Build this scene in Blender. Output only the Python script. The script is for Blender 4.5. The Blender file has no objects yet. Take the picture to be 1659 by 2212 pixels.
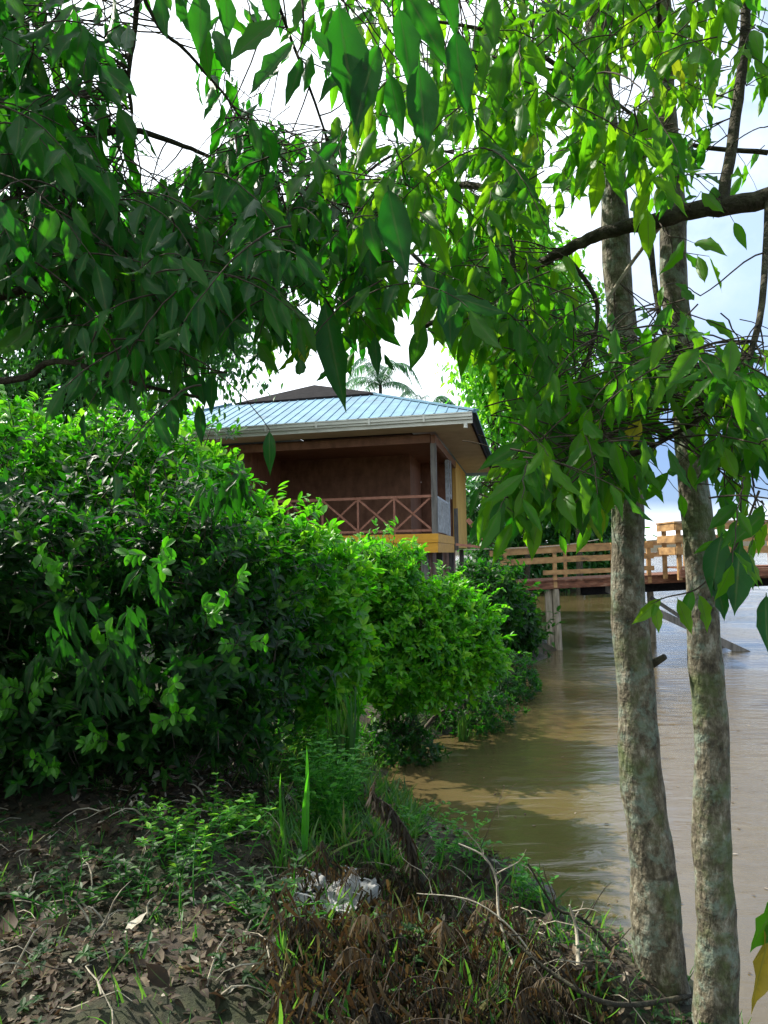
import bpy, math, random
import numpy as np
from mathutils import Vector, Matrix, noise
rnd = random.Random(7)
rng = np.random.default_rng(7)
S = bpy.context.scene
COL = S.collection
# ------------------------------------------------------------------ camera
F = 773.0; PITCH = math.radians(3.18); CH = 2.4
cd = bpy.data.cameras.new('camera'); cam = bpy.data.objects.new('camera', cd); COL.objects.link(cam)
cd.sensor_fit = 'VERTICAL'; cd.sensor_height = 36; cd.lens = 36*F/1024
cd.clip_start = .05; cd.clip_end = 6000
ROLL = .0175
cam.location = (0, 0, CH); cam.rotation_euler = (Matrix.Rotation(math.pi/2+PITCH, 3, 'X') @ Matrix.Rotation(-ROLL, 3, 'Z')).to_euler()
S.camera = cam
# ------------------------------------------------------------------ sky and sun
SUN = Vector((-.64, .38, .74)).normalized()
elev = math.asin(SUN.z); azim = math.atan2(SUN.x, SUN.y)
W = bpy.data.worlds.new('World'); S.world = W; W.use_nodes = True
nt = W.node_tree; nt.nodes.clear()
def N(t, kind, **kw):
    n = t.nodes.new(kind)
    for k, v in kw.items():
        if k.startswith('i_'):
            key = k[2:]
            n.inputs[int(key) if key.isdigit() else key.replace('_', ' ')].default_value = v
        else: setattr(n, k, v)
    return n
def Lk(t, a, b): t.links.new(a, b)
def math_(t, op, a, b=None, clamp=False):
    n = t.nodes.new('ShaderNodeMath'); n.operation = op; n.use_clamp = clamp
    for i, v in enumerate((a, b)):
        if v is None: continue
        if isinstance(v, (int, float)): n.inputs[i].default_value = v
        else: t.links.new(v, n.inputs[i])
    return n.outputs[0]
def ramp(t, src, stops, interp='LINEAR'):
    n = t.nodes.new('ShaderNodeValToRGB'); n.color_ramp.interpolation = interp
    e = n.color_ramp.elements
    while len(e) < len(stops): e.new(.5)
    for i, (p, c) in enumerate(stops):
        e[i].position = p
        e[i].color = (c, c, c, 1) if isinstance(c, (int, float)) else (*c, 1)
    if src is not None: t.links.new(src, n.inputs[0])
    return n.outputs[0]
sky = N(nt, 'ShaderNodeTexSky', sky_type='NISHITA', sun_disc=False, sun_elevation=elev, sun_rotation=azim)
tc = N(nt, 'ShaderNodeTexCoord')
sep = N(nt, 'ShaderNodeSeparateXYZ'); Lk(nt, tc.outputs['Generated'], sep.inputs[0])
nz = N(nt, 'ShaderNodeTexNoise', i_Scale=2.2, i_Detail=7.0, i_Roughness=.58); Lk(nt, tc.outputs['Generated'], nz.inputs['Vector'])
# cloud cover: thick to the left and overhead, breaking up to the right
cov = math_(nt, 'ADD', nz.outputs[0], math_(nt, 'MULTIPLY', sep.outputs[0], -.85))
cloud = ramp(nt, cov, [(.13, 0.0), (.30, 1.0)])
low = ramp(nt, sep.outputs[2], [(.0, 1.0), (.05, .75), (.14, .9), (.34, .3)])
cloud2 = math_(nt, 'MAXIMUM', cloud, low)
b1 = N(nt, 'ShaderNodeBackground', i_Strength=.11); Lk(nt, sky.outputs[0], b1.inputs[0])
right = ramp(nt, math_(nt, 'ADD', sep.outputs[0], math_(nt, 'MULTIPLY', nz.outputs[0], .12)), [(.22, 0.0), (.36, 1.0)])
band = ramp(nt, math_(nt, 'ADD', sep.outputs[2], math_(nt, 'MULTIPLY', nz.outputs[0], .05)), [(.05, 0.0), (.085, 1.0), (.22, .9), (.36, .5), (.6, .3)])
mc = N(nt, 'ShaderNodeMixRGB'); mc.inputs[1].default_value = (.80, .86, .93, 1); mc.inputs[2].default_value = (.085, .165, .34, 1)
Lk(nt, math_(nt, 'MULTIPLY', right, band), mc.inputs[0])
b2 = N(nt, 'ShaderNodeBackground', i_Strength=.95); Lk(nt, mc.outputs[0], b2.inputs[0])
mx = N(nt, 'ShaderNodeMixShader'); Lk(nt, cloud2, mx.inputs[0]); Lk(nt, b1.outputs[0], mx.inputs[1]); Lk(nt, b2.outputs[0], mx.inputs[2])
wo = N(nt, 'ShaderNodeOutputWorld'); Lk(nt, mx.outputs[0], wo.inputs[0])
sd = bpy.data.lights.new('sun', 'SUN'); sd.energy = 3.7; sd.angle = math.radians(.5); sd.color = (1, .94, .82)
so = bpy.data.objects.new('sun', sd); COL.objects.link(so); so.rotation_euler = SUN.to_track_quat('Z', 'Y').to_euler()
S.view_settings.view_transform = 'Standard'; S.view_settings.look = 'None'
S.view_settings.exposure = 1.35; S.view_settings.gamma = 1
S.render.resolution_x = 768; S.render.resolution_y = 1024
S.render.engine = 'CYCLES'
S.cycles.max_bounces = 8; S.cycles.diffuse_bounces = 3; S.cycles.transmission_bounces = 6; S.cycles.glossy_bounces = 3
# ------------------------------------------------------------------ helpers
cp, sp_ = math.cos(PITCH), math.sin(PITCH); cr_, sr_ = math.cos(ROLL), math.sin(ROLL)
def at(X, Y, y):
    """photo pixel (1659 x 2212 grid) at world distance y -> world point"""
    px = (X/1659*768-384)/F; pz = (512-Y/2212*1024)/F
    px, pz = px*cr_+pz*sr_, pz*cr_-px*sr_
    dy = cp - pz*sp_; dz = sp_ + pz*cp
    t = y/dy
    return Vector((px*t, y, CH+dz*t))
def proj(p):
    x, y, z = p[0], p[1], p[2]-CH
    d = y*cp + z*sp_; u = -y*sp_ + z*cp
    if d < .05: return None
    x, u = x*cr_-u*sr_, u*cr_+x*sr_
    return ((384+F*x/d)/768*1659, (512-F*u/d)/1024*2212)
class MB:
    def __init__(s): s.v = []; s.f = []; s.n = 0; s.fn = []; s.uv = []; s.var = []
    def add(s, verts, faces, uv=None, var=None):
        verts = np.asarray(verts, dtype=np.float32).reshape(-1, 3)
        faces = np.asarray(faces, dtype=np.int32)
        s.v.append(verts); s.f.append((faces+s.n))
        k = len(verts)
        s.uv.append(np.zeros((k, 2), np.float32) if uv is None else np.asarray(uv, np.float32))
        s.var.append(np.full(k, rnd.random(), np.float32) if var is None else np.broadcast_to(np.asarray(var, np.float32), (k,)))
        s.n += k
    def box(s, o, ax, ay, az):
        o, ax, ay, az = map(Vector, (o, ax, ay, az))
        vs = [o, o+ax, o+ax+ay, o+ay, o+az, o+ax+az, o+ax+ay+az, o+ay+az]
        fs = [(0, 3, 2, 1), (4, 5, 6, 7), (0, 1, 5, 4), (1, 2, 6, 5), (2, 3, 7, 6), (3, 0, 4, 7)]
        uv = [(0, 0), (ax.length, 0), (ax.length, ay.length), (0, ay.length)]*2
        s.add([tuple(v) for v in vs], fs, uv)
    def beam(s, a, b, w, h, up=(0, 0, 1)):
        a, b = Vector(a), Vector(b); d = (b-a).normalized(); side = d.cross(Vector(up)).normalized()*w; u = side.cross(d).normalized()*h
        s.box(a-side/2-u/2, b-a, side, u)
    def tube(s, pts, rad, sides=6, uvs=1.0):
        P = np.array([tuple(p) for p in pts], dtype=np.float64); n = len(P)
        R = np.broadcast_to(np.asarray(rad, dtype=np.float64), (n,)) if np.ndim(rad) else np.full(n, rad)
        D = np.gradient(P, axis=0); D /= (np.linalg.norm(D, axis=1, keepdims=True)+1e-9)
        ref = np.array([0., 0., 1.]) if abs(D[:, 2]).mean() < .8 else np.array([1., 0., 0.])
        A = np.cross(D, ref); A /= (np.linalg.norm(A, axis=1, keepdims=True)+1e-9); B = np.cross(D, A)
        th = np.arange(sides)*2*math.pi/sides
        V = P[:, None]+R[:, None, None]*(A[:, None]*np.cos(th)[None, :, None]+B[:, None]*np.sin(th)[None, :, None])
        idx = np.arange(n*sides).reshape(n, sides); nx = np.roll(idx, -1, 1)
        q = np.stack([idx[:-1], nx[:-1], nx[1:], idx[1:]], -1).reshape(-1, 4)
        L = np.concatenate([[0], np.cumsum(np.linalg.norm(np.diff(P, axis=0), axis=1))])
        uv = np.stack([np.broadcast_to(th/(2*math.pi), (n, sides)), np.broadcast_to(L[:, None]*uvs, (n, sides))], -1).reshape(-1, 2)
        s.add(V.reshape(-1, 3), q, uv)
        if sides > 4 and R[-1] > .004:
            s.add(V[-1], np.array([[0, 1, 2, 3]]) if sides == 4 else [[0, i, i+1, i+1] for i in range(1, sides-1)])
    def leaves(s, tmpl, base, T, Nn, L, Wd=None, curl=None, var=None):
        tv, tf, tuv = tmpl; base = np.asarray(base, float); k = len(base)
        if k == 0: return
        T = np.asarray(T, float); T = T/(np.linalg.norm(T, axis=1, keepdims=True)+1e-9)
        Nn = np.asarray(Nn, float); Sd = np.cross(T, Nn); Sd /= (np.linalg.norm(Sd, axis=1, keepdims=True)+1e-9); Nm = np.cross(Sd, T)
        L = np.broadcast_to(np.asarray(L, float), (k,)); Wd = np.ones(k) if Wd is None else np.broadcast_to(np.asarray(Wd, float), (k,))
        curl = rng.uniform(0.0, .35, k) if curl is None else np.broadcast_to(np.asarray(curl, float), (k,))
        side = rng.normal(0, .06, k)
        t = tv[None, :, 1]; sx = tv[None, :, 0]*Wd[:, None]+side[:, None]*t*t; nn = tv[None, :, 2]-curl[:, None]*t*t
        V = base[:, None]+L[:, None, None]*(sx[..., None]*Sd[:, None]+t[..., None]*T[:, None]+nn[..., None]*Nm[:, None])
        m = len(tv)
        Fc = (tf[None]+(np.arange(k)*m)[:, None, None]).reshape(-1, 4)
        var = rng.random(k) if var is None else np.broadcast_to(var, (k,))
        s.add(V.reshape(-1, 3), Fc, np.tile(tuv, (k, 1)), np.repeat(var, m))
    def build(s, name, mat, parent=None, smooth=False):
        me = bpy.data.meshes.new(name)
        V = np.concatenate(s.v); Fq = []
        loops = []; starts = []; tot = 0
        for f in s.f:
            f = np.asarray(f)
            if f.shape[1] == 4:
                tri = f[:, 2] == f[:, 3]
                if tri.any():
                    for a in f:
                        a = list(a[:3]) if a[2] == a[3] else list(a)
                        starts.append(np.array([tot])); loops.append(np.array(a)); tot += len(a)
                    continue
            c = f.shape[1]
            starts.append(tot+np.arange(len(f))*c); loops.append(f.reshape(-1)); tot += f.size
        starts = np.concatenate(starts).astype(np.int32); loops = np.concatenate(loops).astype(np.int32)
        me.vertices.add(len(V)); me.vertices.foreach_set('co', V.ravel())
        me.loops.add(len(loops)); me.loops.foreach_set('vertex_index', loops)
        me.polygons.add(len(starts)); me.polygons.foreach_set('loop_start', starts)
        smooth = smooth or name in ('foliage', 'crown', 'frond', 'leaves', 'leaf', 'leaflets', 'leaf_litter', 'twigs', 'stem', 'stalk', 'stalks', 'pile', 'branch')
        me.polygons.foreach_set('use_smooth', np.full(len(starts), bool(smooth)))
        UV = np.concatenate(s.uv); l = me.uv_layers.new(name='UVMap'); l.data.foreach_set('uv', UV[loops].ravel())
        a = me.attributes.new('var', 'FLOAT', 'POINT'); a.data.foreach_set('value', np.concatenate(s.var).astype(np.float32))
        me.update(calc_edges=True); me.validate()
        if mat: me.materials.append(mat)
        o = bpy.data.objects.new(name, me); COL.objects.link(o)
        if parent is not None:
            o.parent = parent; o.matrix_parent_inverse = parent.matrix_world.inverted() if False else o.matrix_parent_inverse
            o.location = tuple(-c for c in parent['_w']) if '_w' in parent else (0, 0, 0)
        return o
def tag(o, label=None, cat=None, group=None, kind=None):
    if label: o['label'] = label
    if cat: o['category'] = cat
    if group: o['group'] = group
    if kind: o['kind'] = kind
    return o
EMP = []
def thing(name, loc, label, cat, group=None):
    o = bpy.data.objects.new(name, None); COL.objects.link(o); o.location = loc; o.empty_display_size = .2
    o['_w'] = [float(c) for c in loc]; EMP.append(o)
    return tag(o, label, cat, group)
def leaf_template(rows, fold=.12, wave=0.0, across=2):
    vs = []; uv = []; fs = []
    n = len(rows); cols = np.linspace(-1, 1, across+1)
    for i, (t, w) in enumerate(rows):
        for c in cols:
            z = c*c*w*fold*2.2
            if wave and abs(c) == 1: z += wave*w*math.sin(t*19)
            vs.append((c*w, t, z)); uv.append((.5+c*.5, t))
    m = across+1
    for i in range(n-1):
        for j in range(across): fs.append((i*m+j, i*m+j+1, (i+1)*m+j+1, (i+1)*m+j))
    return np.array(vs), np.array(fs), np.array(uv)
BIG = leaf_template([(0, .008), (.06, .012), (.1, .05), (.18, .11), (.3, .165), (.44, .185), (.58, .17), (.7, .13), (.8, .085), (.88, .045), (.94, .018), (1, .002)], .16, .25, 4)
MED = leaf_template([(0, .01), (.08, .03), (.2, .13), (.4, .2), (.6, .18), (.8, .1), (.92, .035), (1, .003)], .16, .15, 2)
OVAL = leaf_template([(0, .02), (.15, .12), (.4, .22), (.7, .2), (.9, .1), (1, .01)], .15, 0, 2)
SMALL = leaf_template([(0, .02), (.3, .2), (.65, .19), (1, .01)], .15, 0, 2)
BLADE = leaf_template([(0, .02), (.3, .022), (.6, .018), (.85, .01), (1, .001)], .2, 0, 1)
# ------------------------------------------------------------------ materials
def newmat(name):
    m = bpy.data.materials.new(name); m.use_nodes = True; t = m.node_tree; t.nodes.clear()
    o = N(t, 'ShaderNodeOutputMaterial'); return m, t, o
def leafmat(name, cols, trans, tfac=.45, rough=.42, blot=0.0, rib=.35, spec=.4):
    m, t, o = newmat(name)
    at_ = N(t, 'ShaderNodeAttribute', attribute_name='var')
    base = ramp(t, at_.outputs['Fac'], cols)
    tr = ramp(t, at_.outputs['Fac'], trans)
    uvn = N(t, 'ShaderNodeTexCoord'); sx = N(t, 'ShaderNodeSeparateXYZ'); Lk(t, uvn.outputs['UV'], sx.inputs[0])
    d = math_(t, 'ABSOLUTE', math_(t, 'SUBTRACT', sx.outputs[0], .5))
    ribm = ramp(t, d, [(.02, 1.0), (.05, 0.0)])
    vein = math_(t, 'FRACT', math_(t, 'SUBTRACT', math_(t, 'MULTIPLY', sx.outputs[1], 11.0), math_(t, 'MULTIPLY', d, 4.5)))
    vm = ramp(t, vein, [(.0, 1.0), (.12, 0.0)])
    vv = math_(t, 'MAXIMUM', ribm, math_(t, 'MULTIPLY', vm, .3))
    mixr = N(t, 'ShaderNodeMixRGB'); mixr.inputs[2].default_value = (.16, .25, .07, 1)
    Lk(t, math_(t, 'MULTIPLY', vv, rib), mixr.inputs[0]); Lk(t, base, mixr.inputs[1])
    colo = mixr.outputs[0]
    g = N(t, 'ShaderNodeNewGeometry')
    nz_ = N(t, 'ShaderNodeTexNoise', i_Scale=30.0, i_Detail=3.0); Lk(t, g.outputs['Position'], nz_.inputs['Vector'])
    hs = N(t, 'ShaderNodeHueSaturation'); Lk(t, colo, hs.inputs['Color'])
    Lk(t, ramp(t, nz_.outputs[0], [(.3, .7), (.7, 1.25)]), hs.inputs['Value']); colo = hs.outputs[0]
    if blot:
        n2 = N(t, 'ShaderNodeTexNoise', i_Scale=55.0, i_Detail=2.0); Lk(t, g.outputs['Position'], n2.inputs['Vector'])
        mb = N(t, 'ShaderNodeMixRGB'); mb.inputs[2].default_value = (.10, .05, .015, 1)
        Lk(t, math_(t, 'MULTIPLY', ramp(t, n2.outputs[0], [(.62, 0.0), (.68, 1.0)]), blot), mb.inputs[0]); Lk(t, colo, mb.inputs[1]); colo = mb.outputs[0]
    p = N(t, 'ShaderNodeBsdfPrincipled', i_Roughness=rough); p.inputs['Specular IOR Level'].default_value = spec
    Lk(t, colo, p.inputs['Base Color'])
    bp = N(t, 'ShaderNodeBump', i_Strength=.35, i_Distance=.002); Lk(t, vv, bp.inputs['Height']); Lk(t, bp.outputs[0], p.inputs['Normal'])
    trn = N(t, 'ShaderNodeBsdfTranslucent')
    hs2 = N(t, 'ShaderNodeHueSaturation'); Lk(t, tr, hs2.inputs['Color']); Lk(t, ramp(t, math_(t, 'ADD', vv, math_(t, 'SUBTRACT', nz_.outputs[0], .5)), [(.0, 1.0), (1, .55)]), hs2.inputs['Value'])
    Lk(t, hs2.outputs[0], trn.inputs[0])
    mx = N(t, 'ShaderNodeMixShader', i_0=tfac); Lk(t, p.outputs[0], mx.inputs[1]); Lk(t, trn.outputs[0], mx.inputs[2]); Lk(t, mx.outputs[0], o.inputs[0])
    return m
M = {}
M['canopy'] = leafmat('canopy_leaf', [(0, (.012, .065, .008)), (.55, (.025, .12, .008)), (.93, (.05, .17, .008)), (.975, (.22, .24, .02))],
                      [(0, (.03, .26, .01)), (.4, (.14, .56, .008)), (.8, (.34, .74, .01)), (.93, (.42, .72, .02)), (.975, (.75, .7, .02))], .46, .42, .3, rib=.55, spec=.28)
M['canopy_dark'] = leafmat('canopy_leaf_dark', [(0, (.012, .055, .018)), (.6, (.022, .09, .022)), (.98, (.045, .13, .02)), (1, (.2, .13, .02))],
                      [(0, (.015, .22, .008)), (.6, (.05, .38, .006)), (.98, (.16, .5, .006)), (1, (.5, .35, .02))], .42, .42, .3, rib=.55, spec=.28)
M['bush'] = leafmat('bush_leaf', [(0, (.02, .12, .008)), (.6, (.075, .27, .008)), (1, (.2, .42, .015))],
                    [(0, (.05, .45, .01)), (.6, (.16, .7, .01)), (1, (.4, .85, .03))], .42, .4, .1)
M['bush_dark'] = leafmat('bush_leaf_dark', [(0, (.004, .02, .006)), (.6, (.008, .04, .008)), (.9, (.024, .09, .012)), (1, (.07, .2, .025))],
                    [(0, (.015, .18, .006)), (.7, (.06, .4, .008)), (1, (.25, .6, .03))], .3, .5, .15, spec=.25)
M['far'] = leafmat('far_leaf', [(0, (.012, .06, .018)), (.6, (.02, .10, .02)), (1, (.06, .18, .03))],
                    [(0, (.03, .25, .03)), (1, (.15, .5, .03))], .35, .45)
M['lime'] = leafmat('lime_leaf', [(0, (.03, .16, .01)), (.6, (.06, .26, .01)), (1, (.14, .36, .02))],
                    [(0, (.1, .6, .01)), (1, (.45, .95, .03))], .5, .45)
M['palm'] = leafmat('palm_leaf', [(0, (.02, .08, .04)), (1, (.05, .16, .07))], [(0, (.05, .25, .06)), (1, (.12, .4, .08))], .3, .3, 0, .1, .6)
M['weed'] = leafmat('weed_leaf', [(0, (.02, .12, .012)), (.8, (.05, .24, .02)), (1, (.12, .3, .03))], [(0, (.05, .5, .01)), (1, (.3, .8, .03))], .45, .5)
M['grass'] = leafmat('grass_blade', [(0, (.015, .07, .01)), (.6, (.03, .14, .015)), (.85, (.08, .16, .03)), (1, (.2, .15, .06))], [(0, (.04, .3, .01)), (1, (.25, .5, .05))], .4, .5)
M['dead'] = leafmat('dead_leaf', [(0, (.014, .011, .008)), (.5, (.032, .024, .015)), (.85, (.10, .072, .042)), (1, (.1, .12, .03))], [(0, (.08, .04, .015)), (1, (.3, .18, .05))], .2, .7, 0, .1, .2)
M['litter'] = leafmat('litter_leaf', [(0, (.022, .014, .009)), (.4, (.05, .03, .018)), (.72, (.10, .07, .045)), (.9, (.20, .155, .11)), (1, (.42, .38, .32))], [(0, (.1, .05, .02)), (1, (.4, .3, .2))], .15, .65, .3, .3, .25)
M['yellow'] = leafmat('yellow_leaf', [(0, (.45, .38, .02)), (1, (.55, .5, .03))], [(0, (.9, .8, .02)), (1, (.95, .85, .03))], .5, .45)
M['plantain'] = leafmat('two_tone_leaf', [(0, (.24, .17, .02)), (1, (.33, .22, .02))], [(0, (.6, .45, .02)), (1, (.6, .5, .03))], .35, .45, .5)
def simple(name, stops, scale=6.0, rough=.8, bump=.4, bd=.01, stretch=(1, 1, 1), spec=.3, detail=6.0, metal=0, coord='Object'):
    m, t, o = newmat(name)
    tcn = N(t, 'ShaderNodeTexCoord'); mp = N(t, 'ShaderNodeMapping'); mp.inputs['Scale'].default_value = stretch
    Lk(t, tcn.outputs[coord], mp.inputs[0])
    n = N(t, 'ShaderNodeTexNoise', i_Scale=scale, i_Detail=detail, i_Roughness=.62); Lk(t, mp.outputs[0], n.inputs['Vector'])
    c = ramp(t, n.outputs[0], stops)
    p = N(t, 'ShaderNodeBsdfPrincipled', i_Roughness=rough, i_Metallic=metal); p.inputs['Specular IOR Level'].default_value = spec
    Lk(t, c, p.inputs['Base Color'])
    n2 = N(t, 'ShaderNodeTexNoise', i_Scale=scale*5, i_Detail=5.0); Lk(t, mp.outputs[0], n2.inputs['Vector'])
    b = N(t, 'ShaderNodeBump', i_Strength=bump, i_Distance=bd); Lk(t, n2.outputs[0], b.inputs['Height']); Lk(t, b.outputs[0], p.inputs['Normal'])
    Lk(t, p.outputs[0], o.inputs[0]); return m
M['twig'] = simple('twig_bark', [(.3, (.03, .022, .016)), (.7, (.09, .07, .05))], 40, .85)
M['branch'] = simple('dark_branch_bark', [(.3, (.018, .016, .012)), (.5, (.04, .035, .022)), (.75, (.10, .095, .06))], 14, .9, .8, .02)
M['pale_twig'] = simple('pale_twig', [(.3, (.2, .17, .12)), (.7, (.42, .38, .3))], 30, .8)
M['orange'] = simple('ochre_painted_wood', [(.25, (.10, .065, .035)), (.42, (.24, .135, .055)), (.6, (.34, .20, .08)), (.78, (.42, .28, .14))], 3.5, .7, .3, .003, (1.5, 1, 2.5))
M['fascia'] = simple('bright_ochre_paint', [(.3, (.5, .24, .02)), (.7, (.66, .34, .035))], 2.5, .5, .2, .004, (1, 1, 4))
M['redwood'] = simple('red_brown_wood', [(.3, (.13, .055, .03)), (.7, (.27, .13, .075))], 2.5, .6, .3, .006, (1, 6, 1))
M['rail'] = simple('faded_pink_brown_wood', [(.3, (.22, .09, .055)), (.7, (.36, .17, .11))], 7, .7, .3, .004)
M['grey_post'] = simple('weathered_grey_timber', [(.3, (.07, .065, .06)), (.7, (.2, .19, .17))], 5, .85, .6, .008, (3, 3, .4))
M['whitewood'] = simple('flaking_white_wood', [(.3, (.28, .30, .31)), (.7, (.55, .58, .6))], 9, .7, .3, .004)
M['pile'] = simple('pale_pile_timber', [(.25, (.08, .07, .05)), (.5, (.24, .21, .15)), (.75, (.45, .40, .32))], 6, .9, .8, .015, (3, 3, .35))
M['deck'] = simple('dark_red_deck_timber', [(.3, (.05, .022, .014)), (.55, (.16, .065, .035)), (.75, (.3, .2, .13))], 4, .8, .6, .01, (1, 4, 4))
M['soffit'] = simple('cream_soffit', [(.3, (.38, .31, .21)), (.7, (.52, .44, .31))], 1.6, .7, .15, .004)
M['gutter'] = simple('cream_gutter', [(.3, (.42, .43, .36)), (.7, (.62, .62, .54))], 2.2, .5, .1, .002, (1, 1, 6))
M['yellowwall'] = simple('yellow_wall', [(.3, (.5, .28, .06)), (.7, (.66, .40, .10))], 1.5, .7, .2, .004)
M['roof'] = simple('blue_metal_roof', [(.25, (.06, .11, .14)), (.42, (.09, .19, .27)), (.6, (.12, .25, .34)), (.78, (.18, .31, .38))], 1.6, .55, .1, .003, spec=.5)
M['darkroof'] = simple('dark_shingle_roof', [(.3, (.008, .008, .009)), (.7, (.022, .02, .021))], 5, 1.0, .6, .02, spec=.05)
M['debris'] = simple('pale_sacking', [(.3, (.20, .20, .19)), (.6, (.34, .34, .34)), (.8, (.46, .46, .46))], 12, .85, .6, .01)
# bark of the two slim trunks
def barkmat():
    m, t, o = newmat('mottled_pale_bark')
    tcn = N(t, 'ShaderNodeTexCoord'); mp = N(t, 'ShaderNodeMapping'); mp.inputs['Scale'].default_value = (1, 1, .55); Lk(t, tcn.outputs['Object'], mp.inputs[0])
    n1 = N(t, 'ShaderNodeTexNoise', i_Scale=16.0, i_Detail=10.0, i_Roughness=.78); Lk(t, mp.outputs[0], n1.inputs['Vector'])
    base = ramp(t, n1.outputs[0], [(.36, (.022, .018, .011)), (.46, (.075, .062, .038)), (.55, (.16, .14, .095)), (.66, (.36, .345, .28))])
    n2 = N(t, 'ShaderNodeTexNoise', i_Scale=10.0, i_Detail=9.0, i_Roughness=.72, i_Distortion=.3); Lk(t, tcn.outputs['Object'], n2.inputs['Vector'])
    mm = N(t, 'ShaderNodeMixRGB'); mm.inputs[2].default_value = (.17, .22, .17, 1); Lk(t, ramp(t, n2.outputs[0], [(.5, 0.0), (.6, .75)]), mm.inputs[0]); Lk(t, base, mm.inputs[1])
    n3 = N(t, 'ShaderNodeTexNoise', i_Scale=3.0, i_Detail=6.0, i_Roughness=.7)
    mp3 = N(t, 'ShaderNodeMapping'); mp3.inputs['Location'].default_value = (7, 3, 1); Lk(t, tcn.outputs['Object'], mp3.inputs[0]); Lk(t, mp3.outputs[0], n3.inputs['Vector'])
    m3 = N(t, 'ShaderNodeMixRGB'); m3.inputs[2].default_value = (.07, .10, .025, 1); Lk(t, ramp(t, n3.outputs[0], [(.5, 0.0), (.62, .75)]), m3.inputs[0]); Lk(t, mm.outputs[0], m3.inputs[1])
    # ring scars
    mp4 = N(t, 'ShaderNodeMapping'); mp4.inputs['Scale'].default_value = (.9, .9, 5); Lk(t, tcn.outputs['Object'], mp4.inputs[0])
    n4 = N(t, 'ShaderNodeTexNoise', i_Scale=2.2, i_Detail=4.0); Lk(t, mp4.outputs[0], n4.inputs['Vector'])
    m4 = N(t, 'ShaderNodeMixRGB'); m4.inputs[2].default_value = (.045, .038, .025, 1); Lk(t, ramp(t, n4.outputs[0], [(.64, 0.0), (.69, .7)]), m4.inputs[0]); Lk(t, m3.outputs[0], m4.inputs[1])
    p = N(t, 'ShaderNodeBsdfPrincipled', i_Roughness=.85); Lk(t, m4.outputs[0], p.inputs['Base Color'])
    n5 = N(t, 'ShaderNodeTexNoise', i_Scale=45.0, i_Detail=6.0); Lk(t, mp.outputs[0], n5.inputs['Vector'])
    h = math_(t, 'ADD', n5.outputs[0], math_(t, 'MULTIPLY', n4.outputs[0], -1.2))
    b = N(t, 'ShaderNodeBump', i_Strength=1.0, i_Distance=.02); Lk(t, h, b.inputs['Height']); Lk(t, b.outputs[0], p.inputs['Normal'])
    Lk(t, p.outputs[0], o.inputs[0]); return m
M['bark'] = barkmat()
def watermat():
    m, t, o = newmat('muddy_water')
    g = N(t, 'ShaderNodeNewGeometry')
    p = N(t, 'ShaderNodeBsdfPrincipled', i_Roughness=.05, i_IOR=1.65); p.inputs['Specular IOR Level'].default_value = .5
    n0 = N(t, 'ShaderNodeTexNoise', i_Scale=.35, i_Detail=4.0); Lk(t, g.outputs['Position'], n0.inputs['Vector'])
    Lk(t, ramp(t, n0.outputs[0], [(.3, (.078, .058, .025)), (.7, (.10, .074, .032))]), p.inputs['Base Color'])
    mp = N(t, 'ShaderNodeMapping'); mp.inputs['Scale'].default_value = (.55, 1.6, 1); mp.inputs['Rotation'].default_value = (0, 0, .25); Lk(t, g.outputs['Position'], mp.inputs[0])
    n1 = N(t, 'ShaderNodeTexNoise', i_Scale=3.4, i_Detail=6.0, i_Roughness=.6, i_Distortion=.6); Lk(t, mp.outputs[0], n1.inputs['Vector'])
    n2 = N(t, 'ShaderNodeTexNoise', i_Scale=.5, i_Detail=3.0); Lk(t, mp.outputs[0], n2.inputs['Vector'])
    patch = ramp(t, n0.outputs[0], [(.42, .25), (.6, 1.0)])
    h = math_(t, 'ADD', math_(t, 'MULTIPLY', n1.outputs[0], patch), n2.outputs[0])
    b = N(t, 'ShaderNodeBump', i_Strength=.55, i_Distance=.05); Lk(t, h, b.inputs['Height']); Lk(t, b.outputs[0], p.inputs['Normal'])
    Lk(t, p.outputs[0], o.inputs[0]); return m
M['water'] = watermat()
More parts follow.
